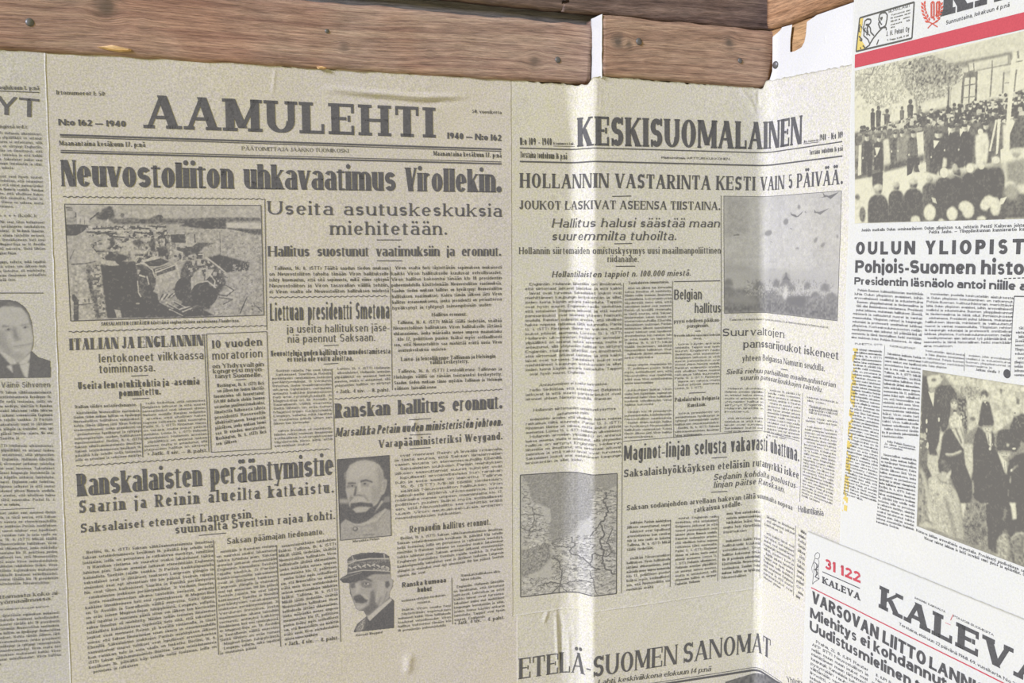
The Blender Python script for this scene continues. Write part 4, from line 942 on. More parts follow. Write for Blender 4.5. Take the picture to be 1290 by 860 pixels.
# laurel wreath with a number between its branches
lq = []
def leaf(x, y, a, l, w):
    c, n_ = math.cos(math.radians(a)), -math.sin(math.radians(a)); P_ = [(x, y), (x+c*l*.5-n_*w, y+n_*l*.5+c*w), (x+c*l, y+n_*l), (x+c*l*.5+n_*w, y+n_*l*.5-c*w)]
    lq.append([sz('s8', *p) for p in P_])
for i in range(6):
    y = 172-i*25; x = 588-36*math.sin(min(1, i/4)*1.5)
    leaf(x, y, 155-i*6, 36, 9); leaf(x+3, y-9, 88-i*2, 34, 8)
    x2 = 632+50*math.sin(min(1, i/4)*1.5)-i*1; y2 = 170-i*25
    leaf(x2, y2, 25+i*6, 34, 8.5); leaf(x2-3, y2-9, 90+i*2, 32, 8)
lq2 = [strokes([(580,215),(612,182),(640,170),(675,140)], .0007), strokes([(655,205),(620,182),(585,165),(562,120)], .0007)]
for x_ in (605, 645):
    for d_ in (0, 7):
        w_ = 26-2*d_; lq2.append(strokes([(x_+d_,135-d_-(x_-605)*.3),(x_+d_,25+d_),(x_+w_/2+d_,12+d_),(x_+w_+d_,20+d_),(x_+w_+d_,125-d_-(x_-605)*.3),(x_+w_/2+d_,138-d_-(x_-605)*.3),(x_+d_,135-d_-(x_-605)*.3)], .0006))
s.quads('laurel_emblem', np.concatenate([np.array(lq)]+lq2), MI['vermilion'])

# ---- lower page on the right wall
a, b = sz('P',1021,668), sz('P',1290,776.8)
S6 = Sheet('newspaper_page', [a, (kr, a[1]+(b[1]-a[1])*(kr-a[0])/(b[0]-a[0])), (kr, zbot), (sz('P',1013,860)[0], zbot)], .0032, 'white',
     'lower newspaper page on the right wall, with red number 31 122 and headline Varsovan liitto', seed=45, group='newspapers pasted on the timber walls')
s = S6
c0 = sz('p',597,489); c1 = sz('p',1232,806); T(s,'masthead','KALEVA',c0,(c0[0]+(c1[0]-c0[0])*1.235, c0[1]+(c1[1]-c0[1])*1.235),.0202,'kaleva')
T(s,'red_number','31 122',('p',323,293),('p',500,367),50,'numb',ink='red')
T(s,'small_masthead','KALEVA',('p',312,366),('p',497,452),33,'kaleva')
s.quads('rule_line', rule(('p',312,310),('p',497,392),.0009), MI['white'])
r0, r1 = sz('p',255,388), sz('p',1215,862); s.quads('red_rule', rule(r0, (kr-.01, r0[1]+(r1[1]-r0[1])*(kr-.01-r0[0])/(r1[0]-r0[0])), .0011), MI['red'])
T(s,'dateline','Torstaina, elokuun 22 päivänä 1968. 69. vuosikerta. N:o 226',('p',690,572),('p',1290,884),15,'sansb')
T(s,'dateline','SANOMIA KAIKKIALTA',('p',766,442),('p',918,512),10,'bodyb'); T(s,'dateline','POHJOIS-SUOMESTA',('p',960,532),('p',1158,627),11,'bodyb')
s.quads('red_stroke', np.concatenate([rule(('p',945,548),('p',958,520),.0006), rule(('p',918,560),('p',945,572),.0004)]), MI['red'])
T(s,'headline','VARSOVAN LIITTO',('p',258,460),('p',820,776),58,'heavy'); T(s,'headline','LANNISTI',('p',838,782),('p',1185,972),60,'heavy')
T(s,'headline','Miehitys ei kohdannut vastarintaa',('p',250,534),('p',1400,1140),50,'heavy'); T(s,'headline','Uudistusmielinen tsekki',('p',248,598),('p',980,1002),50,'heavy')
q = [block(('p',262,632),('p',540,782),('p',245,930),('p',520,1090),13,WP,24,'bodyb',.62), block(('p',560,795),('p',800,925),('p',545,1090),('p',780,1220),13,WP,22,'bodyb',.62)]
s.quads('column_text', np.concatenate(q), MB['white'])
def st2(pts, w): return poly_rule([sz('p', *x) for x in pts], w)
s.quads('statue_drawing', np.concatenate([st2([(278,222),(288,215),(298,222),(298,238),(290,248),(276,244),(274,232),(278,222)], .0005), st2([(276,244),(268,262),(272,290),(266,330),(262,370)], .0005), st2([(290,248),(296,262),(292,285),(290,318),(296,345),(270,362),(262,372)], .0005),
   st2([(272,262),(292,282),(276,300),(290,318),(274,335),(294,345)], .0009), st2([(284,270),(280,330)], .0008), st2([(268,300),(290,300)], .0006), st2([(268,262),(258,290),(262,315)], .0004)]), MI['white'])

# ---- blank lining paper at the top of the corner, torn open
poly = [(974.5,47),(984,38),(986,34.5),(999,31),(996.5,50),(996,66),(1002,64.5),(1010,60),(1014,53),(1016,44),(1017.5,27.5),(1030,19),(1074,3.5),(1095,-3),(1095,84),(1010,97),(968,106),(971,101),(974,90)]
Pz = np.array([sz('P', *p) for p in poly]); lo, hi = Pz.min(0), Pz.max(0); h_ = .0007
nu, nv = int((hi[0]-lo[0])/h_)+2, int((hi[1]-lo[1])/h_)+2
U, Vv = np.meshgrid(lo[0]+np.arange(nu)*h_, hi[1]-np.arange(nv)*h_)
ins = np.zeros(U.shape, bool)
for (ax, ay), (bx, by) in zip(Pz, np.roll(Pz, -1, 0)):
    if ay != by: ins ^= ((ay > Vv) != (by > Vv)) & (U < (bx-ax)*(Vv-ay)/(by-ay)+ax)
# pull the outer ring of grid points onto the outline
def nearest(P):
    best = None; bd = 9
    for a_, b_ in zip(Pz, np.roll(Pz, -1, 0)):
        d = b_-a_; t = np.clip(((P-a_)@d)/(d@d), 0, 1); q_ = a_+t*d; dd = math.dist(q_, P)
        if dd < bd: bd, best = dd, q_
    return best
F = grid_faces(nu, nv)[:, ::-1]; k_ = ins.ravel()[F].sum(1); F = F[k_ >= 2]
pts = np.stack([U.ravel(), Vv.ravel()], -1); used = np.unique(F)
for i in used:
    if not ins.ravel()[i]: pts[i] = nearest(pts[i])
mp = np.zeros(len(pts), int); mp[used] = np.arange(len(used)); F = mp[F]; pts = pts[used]
Vt = surf(pts[:, 0], pts[:, 1], .0008); base = Vt.mean(0)
lp = raw_mesh('lining_paper', Vt-base, F, MP['lining'], None, True); lp.location = base.tolist()
sm = lp.modifiers.new('thickness', 'SOLIDIFY'); sm.thickness = .0003; sm.offset = -1
tag(lp, 'blank white lining paper in the corner with a torn hole showing wood', 'wallpaper')
# strip of white paper on the side of the short beam
xL = px(757.5,50)[0]-DS-.0007
zs = np.linspace(px(757,19)[1]+.0002, px(757,96)[1]-.002, 30); ys = np.linspace(-STEP-.0036, .0, 8)
Yg, Zg = np.meshgrid(ys, zs); Zg = Zg + (0-Yg)*0
Xg = xL - .0004 - .0009*np.clip(Yg+.006, 0, 1)/.006*(np.sin(Zg*300)*.3+.7)*0 - (vnoise(Yg.shape, 3, 5)-.5)*.0006
Xg = np.minimum(Xg, xL-.0002); Yg[:, -1] += rnd1(30, 3, .0006, 3)
Vt = np.stack([Xg.ravel(), Yg.ravel(), Zg.ravel()+ZO], -1); base = Vt.mean(0)
sp_ = raw_mesh('paper_strip', Vt-base, grid_faces(8, 30), MP['lining'], None, True); sp_.location = base.tolist()
sm = sp_.modifiers.new('thickness', 'SOLIDIFY'); sm.thickness = .0002; sm.offset = 0
tag(sp_, 'narrow white paper strip on the step between the two timber beams', 'paper strip')
# ------------------------------------------------------------------ printed pictures
# wrecked vehicles by a ditch, fields and tree line behind
P = Pic('q1', (32,60), (1210,68), (68,758), (1227,724), .34)
P.poly([(30,60),(1212,66),(1212,175),(30,175)], .30).noise(.06, 5, [(30,60),(1212,66),(1212,150),(30,150)])
P.poly([(30,150),(340,150),(700,150),(1210,140),(1240,740),(60,770)], .38)
P.poly([(300,150),(420,140),(530,148),(560,132),(600,128),(625,145),(800,142),(1000,136),(1210,140),(1215,160),(1000,166),(700,176),(330,178)], .78, 1)
P.poly([(780,160),(1000,150),(1005,212),(880,208),(720,188)], .90, 1); P.poly([(1005,172),(1215,172),(1215,208),(1010,200)], .14)
P.poly([(1000,200),(1218,208),(1220,245),(1040,228)], .85, 1)
P.ell(290,118,42,40,.85,0,1).ell(300,92,22,22,.88,0,1).ell(248,130,30,22,.85,0,1).ell(600,136,22,14,.8).ell(378,126,12,14,.75)
P.line([(288,180),(290,150)],10,.25).poly([(40,140),(100,130),(105,175),(40,180)],.5).poly([(105,135),(178,140),(176,180),(105,178)],.18).line([(40,78),(75,82)],6,.8).line([(45,92),(80,94)],5,.7).line([(98,110),(98,135)],8,.8)
P.line([(125,140),(125,178)],4,.7).line([(150,140),(150,178)],4,.7).line([(185,150),(235,108)],9,.85).line([(370,118),(390,150)],5,.8)
P.poly([(38,180),(110,178),(180,185),(140,225),(95,250),(44,246)], .92)
P.poly([(160,195),(400,188),(620,186),(640,215),(560,250),(400,255),(180,240)], .42).noise(.9, 4, [(160,190),(640,180),(660,240),(380,262),(180,248)], .60, hi=.95).noise(.9, 3, [(160,190),(640,180),(660,240),(380,262),(180,248)], .66, hi=.10)
for x0, y0, x1, y1 in [(165,225,330,235),(300,250,440,262),(420,200,540,205),(200,205,330,200),(540,190,640,195),(450,225,560,240)]: P.line([(x0,y0),(x1,y1)],9,.93)
for x0, y0, x1, y1 in [(190,215,420,218),(360,228,430,240),(440,215,540,222)]: P.line([(x0,y0),(x1,y1)],6,.08)
# field on the right
fld = [(640,240),(760,208),(1010,205),(1225,250),(1228,725),(900,730),(990,600),(1180,420),(960,340),(870,300),(700,290)]
P.poly(fld,.36).noise(.16, 4, fld).noise(.8, 2, fld, .80, hi=.62)
# road and heaps of earth at the left
P.poly([(48,250),(110,245),(70,340),(55,400)], .34); P.poly([(62,410),(150,225),(250,395),(175,415)], .30).noise(.10,3,[(62,410),(150,225),(250,395),(175,415)])
P.poly([(66,420),(245,415),(285,740),(72,755)], .33).noise(.22,4,[(66,420),(245,415),(285,740),(72,755)]).noise(.9,3,[(150,420),(240,420),(280,740),(215,740)],.55,hi=.80)
P.line([(72,420),(160,415),(220,400)],8,.75).line([(175,430),(180,520),(215,640),(235,740)],22,.82,1).line([(80,612),(100,640),(100,755)],30,.88).line([(100,665),(200,655)],7,.8).line([(150,630),(155,645)],8,.85).line([(175,628),(178,645)],8,.85).line([(62,390),(90,330)],6,.7).line([(72,600),(76,700)],5,.2)
mid = [(250,270),(660,240),(700,300),(660,400),(450,440),(360,440),(250,380),(180,300)]
P.poly(mid,.55).noise(.95,5,mid,.53,hi=.95).noise(.9,4,mid,.60,hi=.16).noise(.5,2,mid,.62,hi=.85)
for x, y, rx, ry, t in [(280,295,24,26,.2),(318,285,16,30,.92),(420,300,60,14,.25),(560,300,18,40,.90),(620,340,30,30,.92),(390,345,24,34,.30),(440,360,14,40,.25),(485,345,46,12,.18),(520,270,30,12,.2),(250,320,40,18,.3),(340,380,70,24,.95),(470,290,30,20,.9)]: P.ell(x,y,rx,ry,t,0,1)
# the ditch shadow
P.poly([(245,420),(330,430),(350,400),(460,405),(480,560),(600,600),(700,560),(780,640),(880,700),(935,728),(790,735),(380,742),(285,742),(262,560)], .95, 1)
P.poly([(250,390),(330,400),(360,425),(300,428),(250,412)], .25).ell(470,655,12,6,.4)
# near car: body, bonnet, wheel
P.poly([(455,430),(500,395),(600,372),(690,405),(715,430),(735,510),(700,560),(590,590),(570,500),(520,430)], .40)
P.poly([(500,400),(600,378),(660,405),(600,430),(540,432)], .93).poly([(490,395),(600,372),(605,384),(505,408)], .15).poly([(545,450),(690,415),(700,432),(570,485)], .9)
P.poly([(575,450),(700,410),(712,425),(722,500),(690,555),(580,585)], .33).noise(.12,4,[(575,450),(712,410),(722,500),(580,585)]).poly([(580,455),(690,420),(700,450),(585,490)], .88).line([(575,470),(690,425)],7,.12).line([(700,410),(725,510)],8,.12)
P.ell(520,530,58,98,.93,8).ell(500,550,22,60,.80,10).line([(470,520),(475,590),(490,615)],7,.2).line([(525,490),(538,540)],8,.2).poly([(455,425),(480,410),(560,450),(580,540),(560,570),(530,470),(470,450)], .82).line([(460,420),(510,412),(560,455),(575,500)],7,.2).line([(480,485),(515,495)],9,.15)
# heap of debris in front
dbr = [(590,600),(660,560),(740,600),(745,650),(680,690),(600,650)]
P.poly(dbr,.5)
for i in range(10): P.line([(600+i*14,640-i*5),(622+i*14,600-i*3+i*2)],6,.15 if i%2 else .9)
for x0, y0, x1, y1 in [(640,650,760,715),(680,640,800,700),(720,690,790,670),(740,705,800,680),(660,690,740,730)]: P.line([(x0,y0),(x1,y1)],8,.2); P.line([(x0+8,y0+8),(x1+8,y1+8)],7,.92)
# second wreck at the right
P.poly([(665,240),(755,238),(760,290),(672,288)], .90).line([(812,240),(816,290)],8,.9).line([(965,225),(968,360)],5,.75)
P.poly([(700,330),(830,290),(950,290),(870,315),(840,350),(760,370)], .85,1).poly([(720,300),(830,288),(800,312),(730,320)],.3).noise(.8,4,[(690,310),(860,310),(860,400),(690,400)],.55,hi=.93).line([(680,330),(740,350),(735,400)],6,.2).line([(740,400),(870,388)],6,.2).line([(835,360),(865,360),(868,388)],6,.15)
P.poly([(760,400),(880,390),(990,470),(1000,540),(900,690),(830,700),(740,650),(720,560),(730,450)], .85, 1).noise(.8,4,[(760,400),(880,390),(990,470),(960,560),(800,560)],.60,hi=.2)
P.poly([(880,380),(960,360),(1145,410),(1135,455),(1000,470)], .94, 1).noise(.7,2,[(1040,420),(1145,410),(1145,470),(1040,470)],.55,hi=.3)
P.line([(880,378),(960,440),(1000,475)],14,.18).line([(900,400),(990,470)],6,.85).poly([(810,470),(850,440),(870,520),(820,590),(795,585),(790,520)], .32,1).poly([(880,450),(930,450),(905,490),(875,520)], .25).line([(795,500),(800,580),(830,585)],9,.2)
P.ell(740,570,48,70,.94,5).ell(870,600,80,75,.95,0).ell(920,520,20,35,.85,20).line([(830,530),(890,520),(940,560)],8,.2).line([(905,480),(935,520),(930,560)],7,.15)
P.line([(1000,545),(1050,575),(1005,610),(945,600)],7,.85).line([(1010,560),(1035,580),(1000,595)],6,.2).line([(960,620),(1040,630),(985,660)],8,.8).line([(1128,615),(1085,715)],7,.85).line([(1170,660),(1215,700)],8,.8).line([(960,480),(1010,500)],8,.8).noise(.7,3,[(1150,650),(1225,650),(1225,720),(1150,690)],.66,hi=.9)
P.poly([(330,690),(365,695),(375,740),(345,740)], .3).noise(.10,5).noise(.14,2.5).noise(.06,1.2); P.T = np.clip((P.T-.5)*1.12+.52, .05, .95)
P.build(S2,'photograph',MH['old'],label='photograph of wrecked vehicles beside a ditch')
S2.quads('photograph_frame', poly_rule([sz('q1',*p) for p in [(30,58),(1212,66),(1229,725),(67,760)]], .0006, True), MI['old'])

# moustached bald man in a buttoned tunic
P = Pic('q2', (70,62), (536,25), (98,788), (554,744), .93, .0004)
P.poly([(85,415),(160,418),(180,455),(90,455)],.45,2).poly([(500,395),(550,392),(552,440),(480,450)],.70,1)
P.poly([(100,640),(145,600),(215,632),(250,655),(500,505),(550,520),(556,745),(98,790)],.46,1).noise(.10,3,[(100,640),(550,520),(556,745),(98,790)])
P.poly([(148,240),(150,170),(185,110),(250,75),(320,66),(390,78),(450,110),(480,165),(490,240),(515,240),(512,300),(490,365),(465,385),(440,440),(400,500),(340,560),(240,560),(190,500),(165,430),(146,340)],.36,1)
P.poly([(165,200),(200,110),(300,70),(400,85),(440,130),(400,190),(280,230),(170,250)],.27,4).poly([(420,110),(475,170),(488,250),(470,330),(440,420),(410,440),(430,330),(440,220)],.58,4).noise(.05,3,[(165,200),(200,110),(300,70),(480,170),(440,300)])
P.poly([(160,265),(200,262),(240,268),(240,282),(165,285)],.88,1).poly([(275,250),(330,236),(390,258),(385,272),(330,256),(280,270)],.92,1).ell(205,300,32,16,.62,0,1).ell(205,298,10,9,.93).ell(320,282,40,16,.60,0,1).ell(318,278,12,9,.93).poly([(165,285),(185,300),(170,320),(150,310)],.75,1).line([(285,296),(350,300)],6,.7,1)
P.poly([(240,275),(262,262),(282,350),(300,375),(290,395),(235,390),(228,372),(244,330)],.40,1).poly([(232,300),(246,300),(240,370),(225,395),(215,380)],.90,1).line([(232,388),(262,380),(300,390)],9,.85,1).poly([(255,270),(275,270),(285,350),(260,350)],.22,1)
P.poly([(300,370),(330,390),(355,430),(330,450),(300,400)],.62,2).poly([(180,380),(215,400),(200,440),(180,455)],.72,2).poly([(380,290),(430,330),(420,440),(390,470),(380,400)],.55,3)
P.poly([(182,452),(205,420),(250,402),(310,402),(350,446),(385,480),(350,470),(300,450),(240,448),(200,462),(176,486)],.30,1).noise(.12,2,[(190,448),(215,415),(310,402),(345,440)]).poly([(190,455),(280,444),(385,455),(400,500),(360,490),(270,488),(215,505),(180,520)],.95,1).poly([(165,500),(215,515),(240,540),(330,530),(360,500),(420,470),(400,570),(330,620),(215,630),(160,600)],.94,1).poly([(228,494),(290,490),(345,490),(325,518),(280,532),(240,524)],.34,2)
P.poly([(470,255),(500,238),(516,260),(505,320),(488,372),(466,368),(465,320)],.42,1).line([(480,275),(498,268),(490,330)],7,.75,1).poly([(400,545),(470,428),(486,440),(430,510)],.32,1).poly([(210,640),(290,640),(420,590),(505,500),(512,512),(430,610),(300,655),(220,655)],.32,1).line([(215,660),(300,668),(430,622),(515,520)],5,.7,1)
P.ell(232,688,25,22,.85).ell(230,683,13,11,.4).line([(210,700),(165,780)],6,.68,1).line([(300,740),(400,738)],9,.85,1).poly([(380,640),(420,630),(430,700),(400,720)],.58,3).poly([(130,190),(146,170),(146,240),(136,240)],.6,1)
P.noise(.07,2); P.build(S2,'photograph',MH['old'],label='portrait of a bald moustached man in a tunic')
S2.quads('photograph_frame', poly_rule([sz('q2',*p) for p in [(68,60),(538,23),(556,746),(96,790)]], .0005, True), MI['old'])

# man with a gold-braided kepi, cut out
P = Pic('q3', (90,60), (600,60), (90,800), (600,800), .93, .0004)
P.cut([(165,190),(160,140),(200,105),(280,82),(400,74),(490,82),(535,110),(545,180),(550,310),(572,330),(568,380),(540,430),(540,480),(570,500),(582,520),(582,755),(216,792),(250,720),(335,650),(310,600),(270,600),(235,575),(210,500),(185,440),(178,350),(120,345),(96,318),(110,305),(160,275)])
P.poly([(178,350),(230,350),(400,270),(548,270),(575,330),(540,480),(350,660),(270,605),(230,570),(190,430)],.45,1)
P.poly([(165,275),(160,140),(200,105),(280,82),(490,80),(535,110),(550,270),(300,240)],.90).poly([(230,105),(400,84),(480,88),(480,118),(235,140)],.97)
P.line([(165,180),(235,150),(360,130),(540,130)],12,.30).line([(168,162),(240,138)],8,.4).line([(205,110),(215,140)],12,.45).line([(490,85),(495,120)],10,.35).noise(.5,2,[(165,175),(540,130),(545,160),(165,200)],.5,hi=.5)
for i in range(9):
    x = 185+i*42; y = 212-i*6 if i < 5 else 186+(i-5)*8; P.ell(x,y,20,7,.22,-25 if i%2 else 25).ell(x+10,y+12,10,5,.35,30)
P.line([(170,262),(250,245),(300,236),(400,235),(548,245)],9,.35); 
for i in range(8): P.ell(400+i*18,222+(i%2)*10,10,6,.3)
P.poly([(96,318),(120,300),(180,280),(280,250),(350,245),(400,262),(330,290),(250,320),(190,348),(120,344)],.95).line([(110,310),(200,282),(290,254)],5,.6)
P.poly([(275,310),(330,300),(400,330),(400,350),(320,320),(280,335)],.92,1).poly([(280,335),(330,330),(400,360),(390,390),(320,395),(285,380)],.75,1).ell(335,358,22,9,.35).ell(330,356,9,8,.95).poly([(185,350),(230,345),(235,390),(200,400),(185,380)],.85,1).poly([(235,350),(275,380),(270,430),(230,440),(240,400)],.25,2).poly([(390,300),(450,290),(440,380),(470,440),(420,560),(390,560),(400,440),(380,380)],.48,2).poly([(370,430),(400,410),(420,520),(380,590),(350,600),(360,520)],.82,2)
P.poly([(215,470),(270,450),(320,465),(350,500),(330,530),(300,495),(240,510),(215,500)],.90,1).poly([(225,490),(300,480),(330,520),(290,545),(235,530)],.95,1).poly([(275,445),(330,455),(360,500),(330,500)],.30,1).poly([(240,530),(320,540),(330,570),(270,590),(240,570)],.30,2).line([(240,545),(300,548)],6,.6,1).poly([(270,600),(400,520),(450,560),(360,640),(330,640)],.85,2)
P.poly([(500,330),(560,320),(570,370),(535,430),(510,420)],.40,1).poly([(495,335),(535,330),(545,370),(520,400),(500,380)],.90,1).line([(440,400),(420,520)],12,.30,1).line([(470,460),(440,540)],10,.7,1).line([(520,430),(480,540)],9,.7,1).poly([(430,330),(500,320),(490,460),(450,480)],.36,2).poly([(520,270),(550,270),(555,310),(500,320),(430,320),(470,290)],.5,1)
P.poly([(340,665),(360,690),(560,505),(555,480),(440,570)],.22,1).poly([(330,660),(365,695),(582,505),(582,757),(217,792),(250,730)],.96).poly([(340,648),(362,690),(560,506),(552,488),(450,575),(350,650)],.20).poly([(240,760),(310,660),(330,660),(300,780),(240,788)],.62,2).noise(.35,2,[(240,760),(310,660),(330,660),(300,780)]).line([(330,665),(345,720),(310,770)],7,.9)
P.noise(.07,2); P.build(S2,'photograph',MH['old'],label='cut-out portrait of a man in a braided kepi')

# young man in a dark suit
P = Pic('q4', (-230,100), (400,100), (-230,716), (392,708), .93, .00045)
P.cut([(-225,560),(-150,540),(-120,480),(-130,330),(-110,200),(-60,130),(0,112),(60,108),(130,122),(190,165),(225,220),(245,290),(258,400),(255,460),(240,505),(290,550),(388,582),(392,708),(-225,716)])
P.poly([(-120,200),(0,120),(150,150),(225,220),(258,400),(245,500),(150,590),(60,590),(-40,540),(-120,470)],.24,1).poly([(-122,330),(-112,210),(-60,130),(60,105),(160,140),(225,215),(244,300),(236,300),(215,225),(170,165),(90,150),(20,160),(-40,190),(-80,240),(-100,330)],.92,1).poly([(60,120),(150,150),(175,170),(90,155),(50,160)],.8,1)
P.poly([(20,300),(90,310),(60,318),(10,322)],.72,1).ell(65,338,30,12,.6,-8,1).ell(66,336,10,9,.9).poly([(160,300),(230,290),(230,298),(165,310)],.72,1).ell(200,320,28,9,.6,-8,1).ell(196,320,9,8,.9).poly([(95,320),(125,310),(165,410),(120,425),(100,390)],.72,3).poly([(130,330),(145,330),(165,395),(150,400)],.25,2).line([(115,425),(165,412)],6,.7,1)
P.line([(105,470),(150,462),(250,445)],6,.85,1).line([(110,480),(190,468)],6,.5,1).poly([(0,330),(40,350),(60,430),(90,480),(100,560),(60,560),(0,480),(-60,420)],.55,4).poly([(90,510),(180,520),(190,560),(130,580),(90,560)],.5,4).poly([(180,360),(250,380),(250,440),(200,440)],.22,4)
P.poly([(0,510),(40,520),(120,580),(140,610),(75,605)],.12,1).poly([(140,600),(235,515),(240,550),(210,600),(160,610)],.12,1).poly([(50,620),(105,610),(100,675)],.10,1).poly([(150,612),(230,590),(215,712),(190,700)],.10,1).poly([(-225,560),(-60,500),(0,515),(75,600),(100,680),(120,712),(-225,716)],.93,1).poly([(50,620),(85,612),(105,640),(105,675)],.10,1).poly([(238,505),(290,550),(388,582),(392,708),(218,712),(232,600)],.93).poly([(90,610),(150,600),(165,690),(195,712),(110,712)],.88,1)
P.noise(.05,2); P.build(S1,'photograph',MH['grey'],label='cut-out portrait of a young man in a suit')

# map of coast and rivers
P = Pic('m1', (50,42), (665,32), (52,815), (660,795), .38, .0004)
P.poly([(52,40),(665,30),(662,120),(520,200),(510,300),(440,330),(350,440),(250,470),(235,400),(240,260),(130,240),(100,120),(70,60)],.58,2).noise(.10,3,[(52,40),(520,30),(510,300),(350,440),(240,400)])
for y in range(50,440,11): P.line([(110+max(0,(y-100)*.3),y),(500,y-6)],3,.75,0,.5)
P.poly([(55,520),(235,470),(250,560),(170,650),(60,690)],.62,2).noise(.25,3,[(55,520),(235,470),(250,560),(170,650),(60,690)])
P.poly([(52,60),(95,90),(120,200),(240,255),(245,330),(190,420),(230,450),(120,500),(55,515)],.30,1); P.poly([(250,470),(380,430),(510,300),(520,160),(662,110),(662,795),(52,812),(52,700),(180,650),(255,570)],.30,1)
rr_ = random.Random(4)
def inside(x, y): return (x < 235 and y < 500 and x < 60+ (y-40)*.5) or (y > 440 and x > 250) or (x > 510 and y > 120) or y > 690 or (x > 380 and y > 420)
for i in range(2800):
    x = rr_.uniform(55,655); y = rr_.uniform(70,800)
    if inside(x, y):
        a = rr_.uniform(-.4,.4) if rr_.random() < .6 else rr_.uniform(0,3.1); L = rr_.uniform(6,30); P.line([(x,y),(x+math.cos(a)*L/2,y+math.sin(a)*L/2+rr_.uniform(-3,3)),(x+math.cos(a)*L,y+math.sin(a)*L)],rr_.choice((3,4,5)),rr_.uniform(.6,.95),0,.8)
for i in range(420):
    x = rr_.uniform(55,655); y = rr_.uniform(100,800)
    if inside(x, y): P.ell(x,y,rr_.uniform(5,16),rr_.uniform(3,7),.05,0,0,.8)
def wig(pts, w, t):
    o = []
    for a_, b_ in zip(pts[:-1], pts[1:]):
        for j in range(5): o.append((a_[0]+(b_[0]-a_[0])*j/5+rr_.uniform(-7,7), a_[1]+(b_[1]-a_[1])*j/5+rr_.uniform(-7,7)))
    P.line(o+[pts[-1]], w, t)
for pts, w in [([(600,150),(580,200),(610,260),(600,300),(560,350),(580,420),(555,470),(580,520),(570,600),(600,640),(655,670)],10), ([(380,430),(400,480),(360,520),(430,550),(490,600),(520,630),(560,640)],8), ([(250,470),(270,500),(320,490),(380,500)],6), ([(255,560),(300,600),(315,660),(310,740)],8), ([(310,740),(240,720),(180,740)],7), ([(310,740),(250,790)],6), ([(310,740),(360,790)],6), ([(310,740),(400,710),(500,720)],6), ([(310,740),(300,790)],6), ([(500,600),(520,540),(600,560),(640,520)],7), ([(560,350),(520,400),(500,430)],6), ([(55,370),(110,400),(190,380)],6), ([(60,290),(130,290),(200,300)],5), ([(130,240),(140,320),(100,430)],5), ([(500,650),(540,800)],5), ([(640,380),(600,470),(650,540)],7)]: wig(pts, w, .88)
P.noise(.12,2); P.build(S3,'map_print',MH['tan'])
S3.quads('map_frame', poly_rule([sz('m1',*p) for p in [(50,40),(666,30),(661,794),(52,816)]], .0009, True), MI['tan'])

# parachutes over a hazy row of trees
P = Pic('q5', (30,58), (744,26), (30,760), (724,806), .42, .0005)
P.poly([(20,40),(760,20),(740,640),(20,640)],.36,0).poly([(20,40),(180,50),(180,300),(20,300)],.5,6).poly([(250,60),(560,60),(560,540),(200,540)],.27,14).noise(.07,7).noise(.07,2)
P.poly([(20,470),(180,480),(190,520),(20,520)],.55,5).poly([(20,500),(740,520),(740,620),(20,600)],.42,8)
P.poly([(20,625),(130,612),(200,632),(300,625),(400,660),(520,655),(640,665),(740,655),(740,830),(20,800)],.74,3).poly([(20,690),(740,760),(740,830),(20,780)],.82,8).noise(.12,4,[(20,630),(740,650),(740,830),(20,780)]).poly([(160,640),(240,680),(240,720),(30,700),(60,660)],.62,6)
trees = [(245,598,44,30),(412,575,30,60),(352,580,22,26),(160,625,26,16),(540,595,20,24),(648,605,30,26),(55,575,30,24),(50,615,40,20),(450,610,22,20),(330,640,30,20),(590,650,30,16),(690,655,30,18)]
for x, y, rx, ry in trees:
    P.ell(x,y,rx,ry,.66,0,2,.8).poly([(x-rx,y+ry*.6),(x,y-ry),(x+rx,y+ry*.6)],.74,2)
    for j in range(5): P.line([(x-rx*(.4+.15*j),y-ry*.5+j*ry*.35),(x+rx*(.4+.15*j),y-ry*.5+j*ry*.33)],5,.8,1,.7)
P.line([(412,520),(414,560)],9,.8).poly([(390,560),(412,535),(440,565)],.85).poly([(380,580),(412,555),(445,580),(455,600),(370,600)],.74,1).line([(410,600),(405,670)],20,.2,3).poly([(410,660),(530,655),(525,730),(430,720)],.86,3).ell(405,650,16,16,.15,0,3).noise(.4,3,[(150,600),(560,600),(560,660),(150,660)],.62,hi=.2).noise(.4,3,[(150,560),(700,560),(700,680),(150,660)],.64,hi=.85)
for x, y in [(320,450),(340,452),(325,500),(345,498)]: P.line([(x-8,y),(x+8,y)],6,.5,1)
for x, y, rx, ry, r_ in [(492,122,9,14,0),(414,211,15,20,15),(306,279,24,17,-25),(592,321,9,19,25),(634,351,11,18,35),(481,371,12,6,-15),(720,300,7,11,0)]: P.ell(x,y,rx,ry,.70,r_,1)
P.poly([(440,150),(450,165),(470,168),(480,178),(490,172),(520,142),(505,165),(488,182),(474,185),(445,172)],.86).poly([(580,135),(592,150),(612,152),(675,128),(640,152),(618,170),(600,160),(582,158)],.82).poly([(630,30),(645,50),(668,55),(730,32),(700,58),(680,75),(660,62),(610,68),(640,60)],.88).line([(90,292),(122,290)],7,.8).line([(112,284),(120,290)],4,.8).line([(440,250),(450,256)],5,.7).line([(320,330),(330,336)],5,.6).line([(528,150),(534,158)],6,.7)
P.line([(20,515),(735,512)],3,.5,1,.6).line([(20,415),(735,418)],3,.45,1,.5)
P.build(S3,'photograph',MH['tan'],label='photograph of parachutes and aircraft above trees')
S3.quads('photograph_frame', poly_rule([sz('q5',*p) for p in [(30,57),(745,25),(724,807),(30,761)]], .0004, True), MI['tan'])

